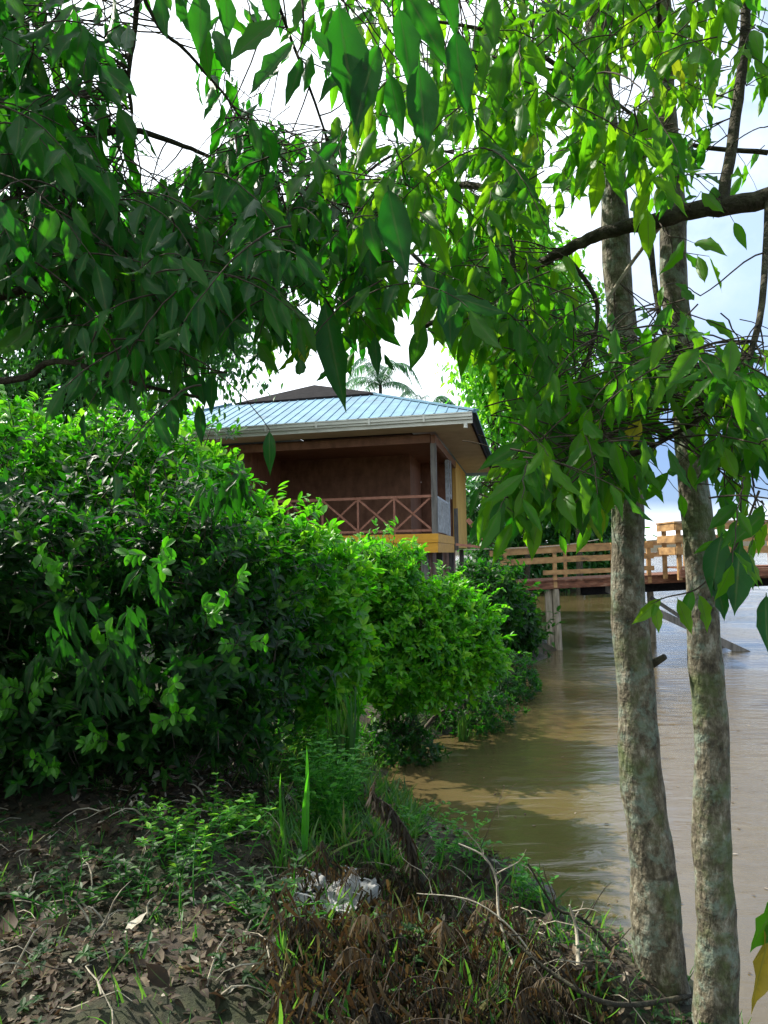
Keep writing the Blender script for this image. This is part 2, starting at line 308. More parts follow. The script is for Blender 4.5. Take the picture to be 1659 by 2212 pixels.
def groundmat():
    m, t, o = newmat('damp_bank_soil')
    g = N(t, 'ShaderNodeNewGeometry')
    n1 = N(t, 'ShaderNodeTexNoise', i_Scale=1.3, i_Detail=9.0, i_Roughness=.7); Lk(t, g.outputs['Position'], n1.inputs['Vector'])
    n2 = N(t, 'ShaderNodeTexNoise', i_Scale=22.0, i_Detail=7.0, i_Roughness=.75); Lk(t, g.outputs['Position'], n2.inputs['Vector'])
    c1 = ramp(t, n2.outputs[0], [(.3, (.012, .008, .006)), (.48, (.04, .027, .018)), (.6, (.07, .048, .03)), (.72, (.15, .11, .075))])
    c2 = ramp(t, n2.outputs[0], [(.3, (.01, .018, .006)), (.6, (.03, .045, .012)), (.75, (.08, .09, .035))])
    mm = N(t, 'ShaderNodeMixRGB'); Lk(t, ramp(t, n1.outputs[0], [(.42, 0.0), (.6, .85)]), mm.inputs[0]); Lk(t, c1, mm.inputs[1]); Lk(t, c2, mm.inputs[2])
    sz = N(t, 'ShaderNodeSeparateXYZ'); Lk(t, g.outputs['Position'], sz.inputs[0])
    wet = ramp(t, math_(t, 'ADD', sz.outputs[2], math_(t, 'MULTIPLY', n1.outputs[0], .12)), [(.06, 1.0), (.17, 0.0)])
    mw = N(t, 'ShaderNodeMixRGB'); mw.inputs[2].default_value = (.035, .023, .013, 1); Lk(t, math_(t, 'MULTIPLY', wet, .85), mw.inputs[0]); Lk(t, mm.outputs[0], mw.inputs[1])
    p = N(t, 'ShaderNodeBsdfPrincipled', i_Roughness=.9); Lk(t, mw.outputs[0], p.inputs['Base Color']); Lk(t, ramp(t, wet, [(0, .9), (1, .3)]), p.inputs['Roughness'])
    b = N(t, 'ShaderNodeBump', i_Strength=.9, i_Distance=.03); Lk(t, n2.outputs[0], b.inputs['Height']); Lk(t, b.outputs[0], p.inputs['Normal'])
    Lk(t, p.outputs[0], o.inputs[0]); return m
M['ground'] = groundmat()
# ------------------------------------------------------------------ ground and water
SH = np.array([(6, -30), (3.2, -3), (2.4, 1.5), (1.95, 3.2), (1.55, 4.2), (.95, 5.7), (.2, 7.1), (-.35, 8.3), (.25, 9.7), (1.05, 11.2), (1.8, 13.5), (2.6, 16.4),
               (3.7, 18.0), (4.3, 19.3), (4.2, 22), (3.6, 28), (3.6, 36), (4.6, 43), (9, 46), (15, 49), (19, 60), (22, 120), (10, 400), (-200, 900), (-1500, 1400), (-1500, -400), (0, -400)], float)
def sdist(x, y):
    x = np.asarray(x, float); y = np.asarray(y, float); best = np.full(x.shape, 1e9); inside = np.zeros(x.shape, bool)
    n = len(SH)
    for i in range(n):
        a = SH[i]; b = SH[(i+1) % n]; e = b-a
        wx = x-a[0]; wy = y-a[1]; tt = np.clip((wx*e[0]+wy*e[1])/(e@e), 0, 1)
        best = np.minimum(best, np.hypot(wx-tt*e[0], wy-tt*e[1]))
        cr = ((a[1] > y) != (b[1] > y)) & (x < (b[0]-a[0])*(y-a[1])/(b[1]-a[1]+1e-12)+a[0])
        inside ^= cr
    return np.where(inside, best, -best)
def gz(x, y):
    d = sdist(x, y); x = np.asarray(x, float); y = np.asarray(y, float)
    nn = .05*np.sin(2.3*x+1.1*y)+.04*np.sin(3.7*y-1.9*x+1)+.025*np.sin(7.1*x+5.3*y)+.02*np.sin(11*y-9*x)
    d2 = d+nn*2.2
    up = .88*(1-np.exp(-np.maximum(d2, 0)/1.5)); dn = np.maximum(.32*np.minimum(d2, 0), -1.6)
    return np.where(d2 > 0, up+nn*np.clip(d2, 0, 1), dn)
def gz1(x, y): return float(gz(np.array([x]), np.array([y]))[0])
def graded(lo, hi, n, s, c=0):
    a = math.asinh((lo-c)/s); b = math.asinh((hi-c)/s)
    return c+s*np.sinh(np.linspace(a, b, n))
gx = graded(-1500, 1500, 300, 4); gy = graded(-200, 2000, 320, 5, 5)
GX, GY = np.meshgrid(gx, gy); GZ = gz(GX, GY)
g = MB(); idx = np.arange(GX.size).reshape(GX.shape)
q = np.stack([idx[:-1, :-1], idx[:-1, 1:], idx[1:, 1:], idx[1:, :-1]], -1).reshape(-1, 4)
g.add(np.stack([GX, GY, GZ], -1).reshape(-1, 3), q)
tag(g.build('ground', M['ground'], smooth=True), kind='structure')
w = MB(); w.add([(-1500, -200, 0), (1500, -200, 0), (1500, 2500, 0), (-1500, 2500, 0)], [(0, 1, 2, 3)])
tag(w.build('water', M['water']), kind='structure')
# ------------------------------------------------------------------ vegetation builders
def rv(a=1.0): return Vector((rnd.uniform(-a, a), rnd.uniform(-a, a), rnd.uniform(-a, a)))
def curve(a, b, sag=0.0, wig=.04, n=7):
    a, b = Vector(a), Vector(b); L = (b-a).length; out = []
    w1 = rv(wig*L); w2 = rv(wig*L*.6)
    for i in range(n+1):
        t = i/n; p = a.lerp(b, t); p.z -= sag*4*t*(1-t)
        p += w1*math.sin(math.pi*t)+w2*math.sin(2*math.pi*t)
        out.append(p)
    return out
def smooth_path(pts, k=4):
    P = [Vector(p) for p in pts]; out = []
    for i in range(len(P)-1):
        p0 = P[max(i-1, 0)]; p1 = P[i]; p2 = P[i+1]; p3 = P[min(i+2, len(P)-1)]
        for j in range(k):
            t = j/k
            out.append(.5*((2*p1)+(p2-p0)*t+(2*p0-5*p1+4*p2-p3)*t*t+(3*p1-p0-3*p2+p3)*t**3))
    out.append(P[-1]); return out
class LeafBag:
    def __init__(s): s.b = []; s.t = []; s.n = []; s.l = []; s.w = []; s.c = []; s.v = []
    def add(s, b, t, n, l, w=1, c=.15, v=None):
        s.b.append(tuple(b)); s.t.append(tuple(t)); s.n.append(tuple(n)); s.l.append(l); s.w.append(w); s.c.append(c); s.v.append(rnd.random() if v is None else v)
    def into(s, mb, tmpl): mb.leaves(tmpl, s.b, s.t, s.n, s.l, s.w, s.c, np.array(s.v))
def shrub(name, lobes, nros, leaf, mats, label, cat='shrub', group=None, tmpl=SMALL, seed=1, per=(6, 9), stems=6, base=None, updir=.35, inner=.35, wav=.35, floor=None, strag=0, twlen=.1):
    """lobes = list of (centre, radii). Leaves grow in rosettes at twig ends over the uneven surface and through the volume."""
    r = np.random.default_rng(seed); R = random.Random(seed)
    if base is None: base = (lobes[0][0][0], lobes[0][0][1])
    bz = gz1(*base); root = thing(name, (base[0], base[1], bz), label, cat, group)
    areas = np.array([(l[1][0]*l[1][1]+l[1][1]*l[1][2]+l[1][0]*l[1][2]) for l in lobes]); areas = areas/areas.sum()
    mb = MB(); tw = MB()
    B = []; T = []; Nn = []; Ls = []; V = []
    for _ in range(nros):
        li = r.choice(len(lobes), p=areas); c, rad = lobes[li]
        d = r.normal(size=3); d /= np.linalg.norm(d)
        nzv = noise.noise(Vector((d[0]*2.2+li*3, d[1]*2.2+seed, d[2]*2.2)))+.5*noise.noise(Vector((d[0]*6+li, d[1]*6, d[2]*6+seed)))
        k = 1+wav*nzv
        if r.random() < inner: k *= r.uniform(.55, .95)
        else: k *= r.uniform(.93, 1.06)
        p = np.array(c)+d*np.array(rad)*k
        if floor is not None and p[2] < floor: continue
        if p[2] < gz1(p[0], p[1])+.02: continue
        deep = False
        for lj, (c2, r2) in enumerate(lobes):
            if lj != li and np.sum(((p-np.array(c2))/np.array(r2))**2) < .45: deep = True
        if deep: continue
        out = d/np.array(rad); out /= np.linalg.norm(out); out = out+np.array([0, 0, updir])+r.normal(0, .35, 3); out /= np.linalg.norm(out)
        tv = r.uniform(0, 1)
        m = r.integers(per[0], per[1]+1)
        a = np.cross(out, [0.3, .2, 1]); a /= np.linalg.norm(a); b = np.cross(out, a)
        ph = r.uniform(0, 6.28)
        for j in range(m):
            an = ph+j*2.4; s_ = j/m
            side = a*math.cos(an)+b*math.sin(an)
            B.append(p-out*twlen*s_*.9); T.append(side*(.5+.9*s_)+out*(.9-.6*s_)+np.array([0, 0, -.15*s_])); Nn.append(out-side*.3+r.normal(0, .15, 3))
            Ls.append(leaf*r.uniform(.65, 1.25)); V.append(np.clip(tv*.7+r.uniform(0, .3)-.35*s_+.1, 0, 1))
        if r.random() < .35: tw.tube([p-out*twlen*2.5+r.normal(0, .02, 3), p-out*twlen, p], [.005, .004, .002], 4)
    for _ in range(nros//14):
        li = r.choice(len(lobes), p=areas); c, rad = lobes[li]; d = r.normal(size=3); d /= np.linalg.norm(d)
        p = Vector(c)+Vector(d*np.array(rad))*.95
        if p.z < gz1(p.x, p.y)+.1 or (floor and p.z < floor): continue
        o = Vector(d)+Vector((0, 0, R.uniform(-.2, .9)))+Vector(r.normal(0, .3, 3)); o.normalize(); Ln = leaf*R.uniform(1.5, 4.2)
        pts = curve(p, p+o*Ln, -.03, .08, 7); tw.tube(pts, np.linspace(.004, .0015, 8), 4); sd = o.cross(Vector((.3, .1, 1))).normalized(); k = 0; tv = R.random()
        for q_ in pts[1:]:
            for sg in (-1, 1):
                sg = sg*(1 if k % 2 else -1); k += 1; B.append(tuple(q_)); T.append(tuple(sd*sg*.8+o*.6+Vector(r.normal(0, .3, 3)))); Nn.append(tuple(Vector((0, 0, 1))+o*.3+Vector(r.normal(0, .3, 3)))); Ls.append(leaf*R.uniform(.6, 1.25)); V.append(min(1, tv*.5+R.uniform(.1, .55)))
    mb.leaves(tmpl, B, T, Nn, Ls, r.uniform(.7, 1.25, len(B)), r.uniform(-.1, .5, len(B)), np.array(V))
    for i in range(stems):
        c, rad = lobes[i % len(lobes)]
        b0 = Vector((base[0]+R.uniform(-.3, .3), base[1]+R.uniform(-.3, .3), 0)); b0.z = gz1(b0.x, b0.y)-.05
        e = Vector(c)+Vector((R.uniform(-.5, .5)*rad[0], R.uniform(-.5, .5)*rad[1], R.uniform(-.2, .7)*rad[2]))
        pts = curve(b0, e, -.1, .06, 8); tw.tube(pts, np.linspace(.03, .008, 9), 6)
        for k in range(5):
            s0 = pts[R.randint(3, 8)]; e2 = Vector(c)+Vector((R.uniform(-.9, .9)*rad[0], R.uniform(-.9, .9)*rad[1], R.uniform(-.7, .9)*rad[2]))
            tw.tube(curve(s0, e2, 0, .07, 5), np.linspace(.012, .003, 6), 4)
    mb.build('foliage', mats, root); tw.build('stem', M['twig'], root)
    return root
def tree(name, base, trunk_pts, trad, lobes, nleaf, leaf, mat, label, cat='tree', seed=3, tmpl=SMALL, group=None, hang=.3, barkm='branch', clus=9, wav=.5, spread=.35):
    r = np.random.default_rng(seed); R = random.Random(seed)
    bz = gz1(base[0], base[1]); root = thing(name, (base[0], base[1], bz), label, cat, group)
    t = MB(); pts = smooth_path([(base[0], base[1], bz-.1)]+trunk_pts, 4)
    t.tube(pts, np.linspace(trad, trad*.45, len(pts)), 10); t.build('trunk', M[barkm], root, True)
    br = MB(); lm = MB(); B = []; T = []; Nn = []; Ls = []; V = []
    vol = np.array([l[1][0]*l[1][1]*l[1][2] for l in lobes])**.7; vol /= vol.sum()
    for (c, rad) in lobes:
        for k in range(3):
            s0 = pts[R.randint(len(pts)//2, len(pts)-1)]
            e = Vector(c)+Vector((R.uniform(-.8, .8)*rad[0], R.uniform(-.8, .8)*rad[1], R.uniform(-.5, .8)*rad[2]))
            cv = curve(s0, e, -.1*(e-s0).length, .06, 7); br.tube(cv, np.linspace(trad*.35, trad*.06, 8), 6)
            for q_ in range(4):
                e2 = Vector(c)+Vector((R.uniform(-1, 1)*rad[0], R.uniform(-1, 1)*rad[1], R.uniform(-1, 1)*rad[2]))
                br.tube(curve(cv[R.randint(3, 7)], e2, 0, .08, 5), np.linspace(trad*.1, trad*.03, 6), 4)
    for _ in range(nleaf//clus):
        li = r.choice(len(lobes), p=vol); c, rad = lobes[li]
        d = r.normal(size=3); d /= np.linalg.norm(d)
        nzv = noise.noise(Vector((d[0]*2+li*3, d[1]*2+seed, d[2]*2)))+.6*noise.noise(Vector((d[0]*5+li, d[1]*5, d[2]*5+seed)))
        p = np.array(c)+d*np.array(rad)*(1+wav*nzv)*r.uniform(.35, 1.0)**.5
        cc = r.random()
        for j in range(clus):
            B.append(p+r.normal(0, spread, 3)); T.append(r.normal(0, .6, 3)+d*.4+np.array([0, 0, -hang*2])); Nn.append(np.array([0, 0, 1])+d*.5+r.normal(0, .4, 3))
            Ls.append(leaf*r.uniform(.6, 1.3)); V.append(np.clip(cc*.6+r.uniform(0, .4), 0, 1))
    lm.leaves(tmpl, B, T, Nn, Ls, r.uniform(.8, 1.3, len(B)), r.uniform(0, .4, len(B)), np.array(V))
    br.build('branch', M[barkm], root, True); lm.build('crown', mat, root)
    return root
def frond(mb, tw, pts, ll, n, tmpl=BLADE, droop=.4, wd=1.6, rad=.02, up=(0, 0, 1), vv=None, jitter=.1):
    P = smooth_path(pts, 5); L = len(P)
    tw.tube(P, np.linspace(rad, rad*.2, L), 5)
    B = []; T = []; Nn = []; Ls = []
    for i in range(n):
        f = .08+.92*i/n; k = f*(L-1); a = int(k); p = P[a].lerp(P[min(a+1, L-1)], k-a); d = (P[min(a+1, L-1)]-P[max(a-1, 0)]).normalized()
        sd = d.cross(Vector(up)).normalized()
        for s_ in (-1, 1):
            B.append(tuple(p)); T.append(tuple(sd*s_+d*.55+Vector((0, 0, -droop))+rv(jitter))); Nn.append(tuple(Vector(up)+rv(.2)))
            Ls.append(ll*(math.sin(math.pi*min(1, f*.9+.12))**.6)*rnd.uniform(.85, 1.1))
    mb.leaves(tmpl, B, T, Nn, Ls, wd, np.full(len(B), .25), None if vv is None else np.full(len(B), vv)+rng.uniform(-.1, .1, len(B)))
def palm(loc, top, flen, nf, label, seed=1, rad=.13, mat='palm', group=None, name='palm_tree'):
    R = random.Random(seed); bz = gz1(loc[0], loc[1]); root = thing(name, (loc[0], loc[1], bz), label, 'palm tree', group)
    tr = MB(); tpts = smooth_path([(loc[0], loc[1], bz-.1), ((loc[0]+top[0])/2+.15, (loc[1]+top[1])/2, (bz+top[2])/2), top], 8)
    tr.tube(tpts, np.linspace(rad*1.3, rad*.8, len(tpts)), 10); tr.build('trunk', M['branch'], root, True)
    for i in range(nf):
        a = i*2.399+R.uniform(-.2, .2); el = R.uniform(-.1, 1.0); L = flen*R.uniform(.8, 1.1)
        dx, dy = math.cos(a)*math.cos(el*.8), math.sin(a)*math.cos(el*.8); up = math.sin(el)
        t = Vector(top); pts = [t, t+Vector((dx*.35, dy*.35, up*.5+.08))*L, t+Vector((dx*.7, dy*.7, up*.6-.05))*L, t+Vector((dx*.98, dy*.98, up*.35-.35))*L]
        mb = MB(); frond(mb, mb, pts, L*.26, 34, BLADE, .55, 2.0, .025)
        mb.build('frond', M[mat], root)
    return root
# ------------------------------------------------------------------ the house on stilts
AU, AV = math.radians(15), math.radians(10.3); U = Vector((-math.cos(AU), math.sin(AU), 0)); Vd = Vector((math.sin(AV), math.cos(AV), 0))
C0 = Vector((1.35, 20, 0)); FL = 2.89; SOF = 5.60
def H(u, v, z): return C0+U*u+Vd*v+Vector((0, 0, z))
house = thing('stilt_house', (C0.x, C0.y, 0), 'red-brown timber house on stilts with a blue metal roof and open corner porch', 'house')
def hb(mb, u0, u1, v0, v1, z0, z1): mb.box(H(u0, v0, z0), U*(u1-u0), Vd*(v1-v0), Vector((0, 0, z1-z0)))
m = MB(); hb(m, .02, 9, .02, 13, 2.6, FL); m.build('floor', M['deck'], house)
# base fascia: two ochre boards on each visible side
m = MB(); hb(m, -.05, 9, -.06, -.01, 2.70, 2.93); hb(m, -.03, 9, -.035, -.012, 2.44, 2.695)
hb(m, -.05, -.01, -.01, 4.6, 2.70, 2.93); hb(m, -.035, -.012, -.012, 4.6, 2.44, 2.695)
tag(m.build('fascia', M['fascia'], house), 'bright ochre double board round the porch floor')
# stilts
for u in (.3, 3, 6, 8.7):
    for v in (.4, 4, 8, 12.5):
        m = MB(); m.box(H(u, v, -1.2), U*.18, Vd*.18, Vector((0, 0, 3.78))); m.build('stilt', M['grey_post'], house)
m = MB(); hb(m, .6, 8.6, 3.2, 3.3, .2, 2.595); hb(m, .6, .7, 3.31, 12, .2, 2.595); tag(m.build('underfloor_shade', M['redwood'], house), 'dark boards added in place of the shade below the floor')  # boards added to stand in for the dark under the house
# walls
def plank_wall(name, mat, u0, u1, v0, v1, z0, z1, along, out, lab=None):
    m = MB(); hb(m, u0, u1, v0, v1, z0, z1)
    z = z0+.02
    while z < z1-.1:
        if along == 'u': hb(m, u0, u1, v0-.012 if out < 0 else v1, v0 if out < 0 else v1+.012, z, z+.125)
        else: hb(m, u0-.012, u0, v0, v1, z, z+.125)
        z += .14
    o = m.build(name, mat, house)
    if lab: o['label'] = lab
plank_wall('wall', M['redwood'], 1.2, 9, 3.6, 3.7, FL, 5.5, 'u', -1, 'dark red-brown back wall of the porch')
plank_wall('wall', M['redwood'], 5.6, 9, .9, 1.0, FL, 5.5, 'u', -1)
m = MB(); hb(m, 5.5, 5.6, .9, 3.59, FL, 5.5); m.build('wall', M['redwood'], house)
m = MB(); hb(m, .0, .12, 6.1, 10.6, 2.6, 5.55); tag(m.build('wall', M['yellowwall'], house), 'yellow side wall under the eave')
m = MB(); hb(m, 1.2, 1.3, 3.71, 6.1, FL, 5.5); hb(m, .12, 1.2, 6.15, 6.25, FL, 5.5); m.build('wall', M['redwood'], house)
m = MB(); hb(m, .6, .7, 10.65, 13, 2.6, 5.5); hb(m, .7, 9, 12.9, 13, 2.6, 5.5); hb(m, 8.9, 9, 1.05, 12.85, FL, 5.5); m.build('wall', M['redwood'], house)
m = MB(); hb(m, .12, 8.9, .05, 12.8, 5.50, 5.55)
for i in range(22): hb(m, .15, 8.8, .15+i*.16, .15+i*.16+.145, 5.485, 5.499)
tag(m.build('ceiling', M['redwood'], house), 'red-brown boarded porch ceiling')
# beams
m = MB(); hb(m, .12, 9, -.05, .07, 5.30, 5.50); hb(m, -.02, .1, -.05, 6.05, 5.28, 5.50); m.build('beam', M['redwood'], house)
# posts
def post(u, v, z0, z1, w, mat, lab=None):
    m = MB(); m.box(H(u, v, z0)-U*w/2-Vd*w/2, U*w, Vd*w, Vector((0, 0, z1-z0))); o = m.build('post', M[mat], house)
    if lab: o['label'] = lab
post(.04, .04, FL, 5.29, .15, 'grey_post', 'weathered grey corner post of the porch'); post(.04, 3.6, FL, 5.27, .12, 'whitewood', 'slim pale post with brackets')
post(5.5, .04, FL, 5.29, .13, 'grey_post'); post(7.0, .04, FL, 5.29, .13, 'grey_post'); post(-.1, 4.7, 2.5, FL+.95, .13, 'grey_post')
m = MB(); m.beam(H(-.1, 3.25, FL+1.15), H(-.1, 3.25, 5.2), .04, .04, Vd); hb(m, -.1, .04, 3.22, 3.30, FL+1.2, FL+1.3); hb(m, -.1, .04, 3.22, 3.30, 4.85, 4.95)
m.build('bracket', M['whitewood'], house)
# porch railing, front: top and bottom rails, posts and crosses
TR = FL+1.02; BR = FL+.13
for a in range(6):
    u0 = .12+a*1.0; u1 = u0+1.0
    if u1 > 5.6: break
    m = MB(); m.beam(H(u0, .03, TR), H(u1-.002, .03, TR), .05, .07); m.beam(H(u0, .03, BR), H(u1-.002, .03, BR), .05, .06)
    m.beam(H(u0+.03, .02, BR+.04), H(u1-.03, .02, TR-.04), .03, .05); m.beam(H(u0+.03, .055, TR-.04), H(u1-.03, .055, BR+.04), .03, .05)
    m.beam(H(u1, .03, BR-.12), H(u1, .03, TR+.03), .05, .055, Vd); m.build('railing', M['rail'], house)
# porch railing, side: white slats plus crosses
for a in range(3):
    v0 = .14+a*1.12; v1 = v0+1.1
    m = MB(); m.beam(H(.03, v0, TR), H(.03, v1, TR), .05, .07); m.beam(H(.03, v0, BR), H(.03, v1, BR), .05, .06)
    m.beam(H(.02, v0, BR+.04), H(.02, v1, TR-.04), .03, .05); m.beam(H(.06, v0, TR-.04), H(.06, v1, BR+.04), .03, .05)
    for k in range(3): m.beam(H(-.02, v0+.2+k*.36, BR-.05), H(-.02, v0+.2+k*.36, TR-.035), .03, .05, Vd)
    tag(m.build('railing', M['whitewood'], house), 'pale side railing with upright slats')
# soffit, gutter, verge
OV = 1.05; UE, VE = 9.8, 14.2
m = MB(); hb(m, -OV+.03, UE, -OV+.03, -.055, SOF-.02, SOF); hb(m, -OV+.03, -.03, -.05, 10.7, SOF-.02, SOF)
tag(m.build('soffit', M['soffit'], house), 'cream flat soffit under the eaves')
m = MB()
for (z0, z1, o) in ((SOF-.03, SOF+.06, .03), (SOF+.065, SOF+.12, .09), (SOF+.125, SOF+.20, .13), (SOF+.205, SOF+.235, .15)):
    hb(m, -OV-.02, UE, -OV-o, -OV+.02, z0, z1)
for k in range(7):
    hb(m, .1+k*1.4, .15+k*1.4, -OV-.16, -OV-.151, SOF+.05, SOF+.2)
tag(m.build('gutter', M['gutter'], house), 'cream gutter along the front eave')
m = MB(); m.tube([H(-OV+.15, -OV-.02, SOF-.02), H(-OV+.15, -OV-.02, SOF-.14)], .05, 8); m.build('outlet', M['gutter'], house)
m = MB(); hb(m, -OV-.03, -OV+.02, -OV+.03, VE, SOF-.05, SOF+.16); m.build('verge_board', M['darkroof'], house)
m = MB(); hb(m, -OV+.021, -OV+.03, -OV+.03, VE, SOF-.05, SOF+.0); m.build('verge_trim', M['rail'], house)
# main blue roof (truncated hip) with ribs
RB = SOF+.24; PT = .4; RUN = 3.2; ZT = RB+PT*RUN
e0, e1, f0, f1 = -OV-.12, UE, -OV-.12, VE
m = MB()
c = [(e0, f0), (e1, f0), (e1, f1), (e0, f1)]; ci = [(e0+RUN, f0+RUN), (e1-RUN, f0+RUN), (e1-RUN, f1-RUN), (e0+RUN, f1-RUN)]
top = [H(u, v, RB) for u, v in c]+[H(u, v, ZT) for u, v in ci]; bot = [p-Vector((0, 0, .03)) for p in top]
m.add([tuple(p) for p in top+bot], [(0, 4, 5, 1), (1, 5, 6, 2), (2, 6, 7, 3), (3, 7, 4, 0), (8, 9, 13, 12), (9, 10, 14, 13), (10, 11, 15, 14), (11, 8, 12, 15), (0, 1, 9, 8), (1, 2, 10, 9), (2, 3, 11, 10), (3, 0, 8, 11)])
u = e0+.2
while u < e1-.1:
    r_ = min(RUN, u-e0, e1-u)
    if r_ > .1: m.beam(H(u, f0, RB+.006), H(u, f0+r_, RB+PT*r_+.006), .03, .025)
    u += .28
v = f0+.2
while v < f1-.1:
    r_ = min(RUN, v-f0, f1-v)
    if r_ > .1: m.beam(H(e0, v, RB+.012), H(e0+r_, v, RB+PT*r_+.012), .035, .035)
    v += .28
for (a, b) in zip(c, ci): m.beam(H(*a, RB+.03), H(*b, ZT+.03), .16, .05)
tag(m.build('roof', M['roof'], house), 'light blue ribbed metal hip roof')
m = MB(); a0, a1, b0_, b1_ = 1.9, 6.4, 1.9, 9.5; zb = ZT+.02
b = [H(a0, b0_, zb), H(a1, b0_, zb), H(a1, b1_, zb), H(a0, b1_, zb), H(4.6, 4.6, 8.15), H(4.6, 7.0, 8.15)]
bb = [p-Vector((0, 0, .12)) for p in b[:4]]
m.add([tuple(p) for p in b+bb], [(0, 4, 1, 1), (1, 4, 5, 2), (2, 5, 3, 3), (3, 5, 4, 0), (0, 1, 7, 6), (1, 2, 8, 7), (2, 3, 9, 8), (3, 0, 6, 9), (6, 7, 8, 9)])
tag(m.build('roof', M['darkroof'], house), 'small dark upper roof above the blue one')
# ------------------------------------------------------------------ the jetty
jet = thing('jetty', (5.6, 19.1, 0), 'ochre-railed timber jetty running from the house out over the brown water', 'jetty')
def jz(x): return 1.67+.033*(x-4.05)
def J(x, y, dz): return Vector((x, y, jz(x)+dz))
x0, x1 = 2.9, 11; yf = 19.1; yb = 20.6
m = MB(); xx = x0
while xx < x1:
    m.box(J(xx, yf-.06+rnd.uniform(-.03, .02), .002), Vector((.14, 0, .007)), Vector((0, yb-yf+.1, 0)), Vector((0, 0, .035))); xx += .152
m.build('decking', M['deck'], jet)
for y in (yf, yb):
    m = MB(); m.beam(J(x0, y, -.09), J(x1, y, -.09), .06, .17); tag(m.build('stringer', M['deck'], jet), 'dark red stained edge beam')
m = MB(); m.beam(J(4.9, yf+.35, -.29), J(x1, yf+.35, -.29), .12, .2); m.build('stringer', M['darkroof'], jet)
def rails(yy, xa, xb, hs, mat='orange'):
    for k, (h, w_) in enumerate(hs):
        xs = xa+(1.3 if k == 2 else (.25 if k == 1 else 0)); m = MB(); x_ = xs
        while x_ < xb-.01:
            xe = min(xb, x_+2.15)
            m.beam(J(x_, yy+rnd.uniform(-.006, .006), h+rnd.uniform(-.015, .015)), J(xe-.004, yy+rnd.uniform(-.006, .006), h+rnd.uniform(-.02, .02)), .03, w_*rnd.uniform(.92, 1.05)); x_ = xe
        m.build('rail', M[mat], jet)
rails(yf-.04, 2.58, 6.62, ((.78, .15), (.51, .13), (.22, .12)))
rails(yb, 3.0, 9.5, ((.82, .13), (.52, .12)))
for x in (4.18, 5.62, 6.5): m = MB(); m.beam(J(x, yf, -.15), J(x, yf, .88), .09, .09, (0, 1, 0)); m.build('rail_post', M['orange'], jet)
for x in (3.2, 4.8, 6.4, 8, 9.4): m = MB(); m.beam(J(x, yb+.04, -.1), J(x, yb+.04, .9), .08, .08, (0, 1, 0)); m.build('rail_post', M['orange'], jet)
# platform with its own railing, nearer the river
m = MB(); pz = 2.0
for k in range(22): m.box((6.85+k*.152, 17.9, pz-.04), (.14, 0, 0), (0, 1.1, 0), (0, 0, .04))
m.build('platform', M['deck'], jet)
m = MB(); m.box((6.8, 17.87, pz-.24), (3.3, 0, 0), (0, .04, 0), (0, 0, .19)); m.build('stringer', M['deck'], jet)
for h in (.92, .64, .36):
    m = MB(); m.box((6.72, 17.84, pz+h-.07), (3.3, 0, 0), (0, .03, 0), (0, 0, .17)); m.build('rail', M['orange'], jet)
    m = MB(); m.box((6.70, 17.872, pz+h-.07), (.03, 0, 0), (0, 1.15, 0), (0, 0, .17)); m.build('rail', M['orange'], jet)
m = MB(); m.box((6.68, 17.8, pz+1.025), (3.4, 0, 0), (0, .14, 0), (0, 0, .035)); m.box((6.68, 17.942, pz+1.025), (.14, 0, 0), (0, 1.1, 0), (0, 0, .035)); m.build('rail', M['orange'], jet)
for p in ((6.78, 17.92), (7.75, 17.92), (8.9, 17.92), (6.78, 18.85)):
    m = MB(); m.box((p[0], p[1], pz-.3), (.09, 0, 0), (0, .09, 0), (0, 0, 1.3)); m.build('rail_post', M['orange'], jet)
for (x, y, r_) in ((4.06, 19.25, .10), (4.22, 19.15, .09), (10.6, 19.4, .09), (10.7, 20.5, .09), (9.7, 18.1, .08), (7.0, 20.5, .09)):
    m = MB(); m.tube([(x+.03, y, -1.6), (x+.01, y, .4), (x-.02, y, jz(x)-.19)], [r_*1.05, r_, r_*.95], 9); tag(m.build('pile', M['pile'], jet), 'pale weathered round pile')
# braces slanting into the water
for (a, b, w_) in ((at(1290, 1262, 19.5), at(1640, 1424, 18.2), .17), (at(1405, 1290, 19.9), at(1530, 1372, 19.4), .09)):
    m = MB(); m.beam(a, b+(b-a).normalized()*.6, .08, w_); tag(m.build('brace', M['grey_post'], jet), 'dark timber brace slanting into the water')
m = MB(); m.tube(curve(at(1000, 1188, 19.0), at(1300, 1164, 19.0), .05, .01, 10), .012, 5); tag(m.build('cable', M['pale_twig'], jet), 'thin pale cable strung above the rail')
m = MB(); m.beam(at(1010, 1122, 19.6), at(1052, 1172, 19.3), .06, .1); m.beam(at(985, 1176, 19.4), at(1050, 1183, 19.2), .06, .06); m.build('handrail', M['rail'], jet)
# ------------------------------------------------------------------ shrubs
# big dark shrub at the left
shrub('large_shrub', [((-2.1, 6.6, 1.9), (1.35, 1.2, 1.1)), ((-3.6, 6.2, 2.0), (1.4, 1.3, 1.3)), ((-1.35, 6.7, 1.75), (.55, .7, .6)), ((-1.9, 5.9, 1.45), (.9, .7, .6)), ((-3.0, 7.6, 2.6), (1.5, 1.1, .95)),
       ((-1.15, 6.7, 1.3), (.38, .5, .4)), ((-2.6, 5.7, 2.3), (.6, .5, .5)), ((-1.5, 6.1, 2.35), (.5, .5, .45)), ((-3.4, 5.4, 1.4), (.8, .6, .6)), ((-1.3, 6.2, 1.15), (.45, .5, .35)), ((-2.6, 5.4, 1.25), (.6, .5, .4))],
      6800, .098, M['bush_dark'], 'huge dark green shrub overhanging the litter on the left bank, taller than the others', seed=11, stems=12, base=(-2.2, 6.9), inner=.38, floor=.85, twlen=.09, wav=.75)
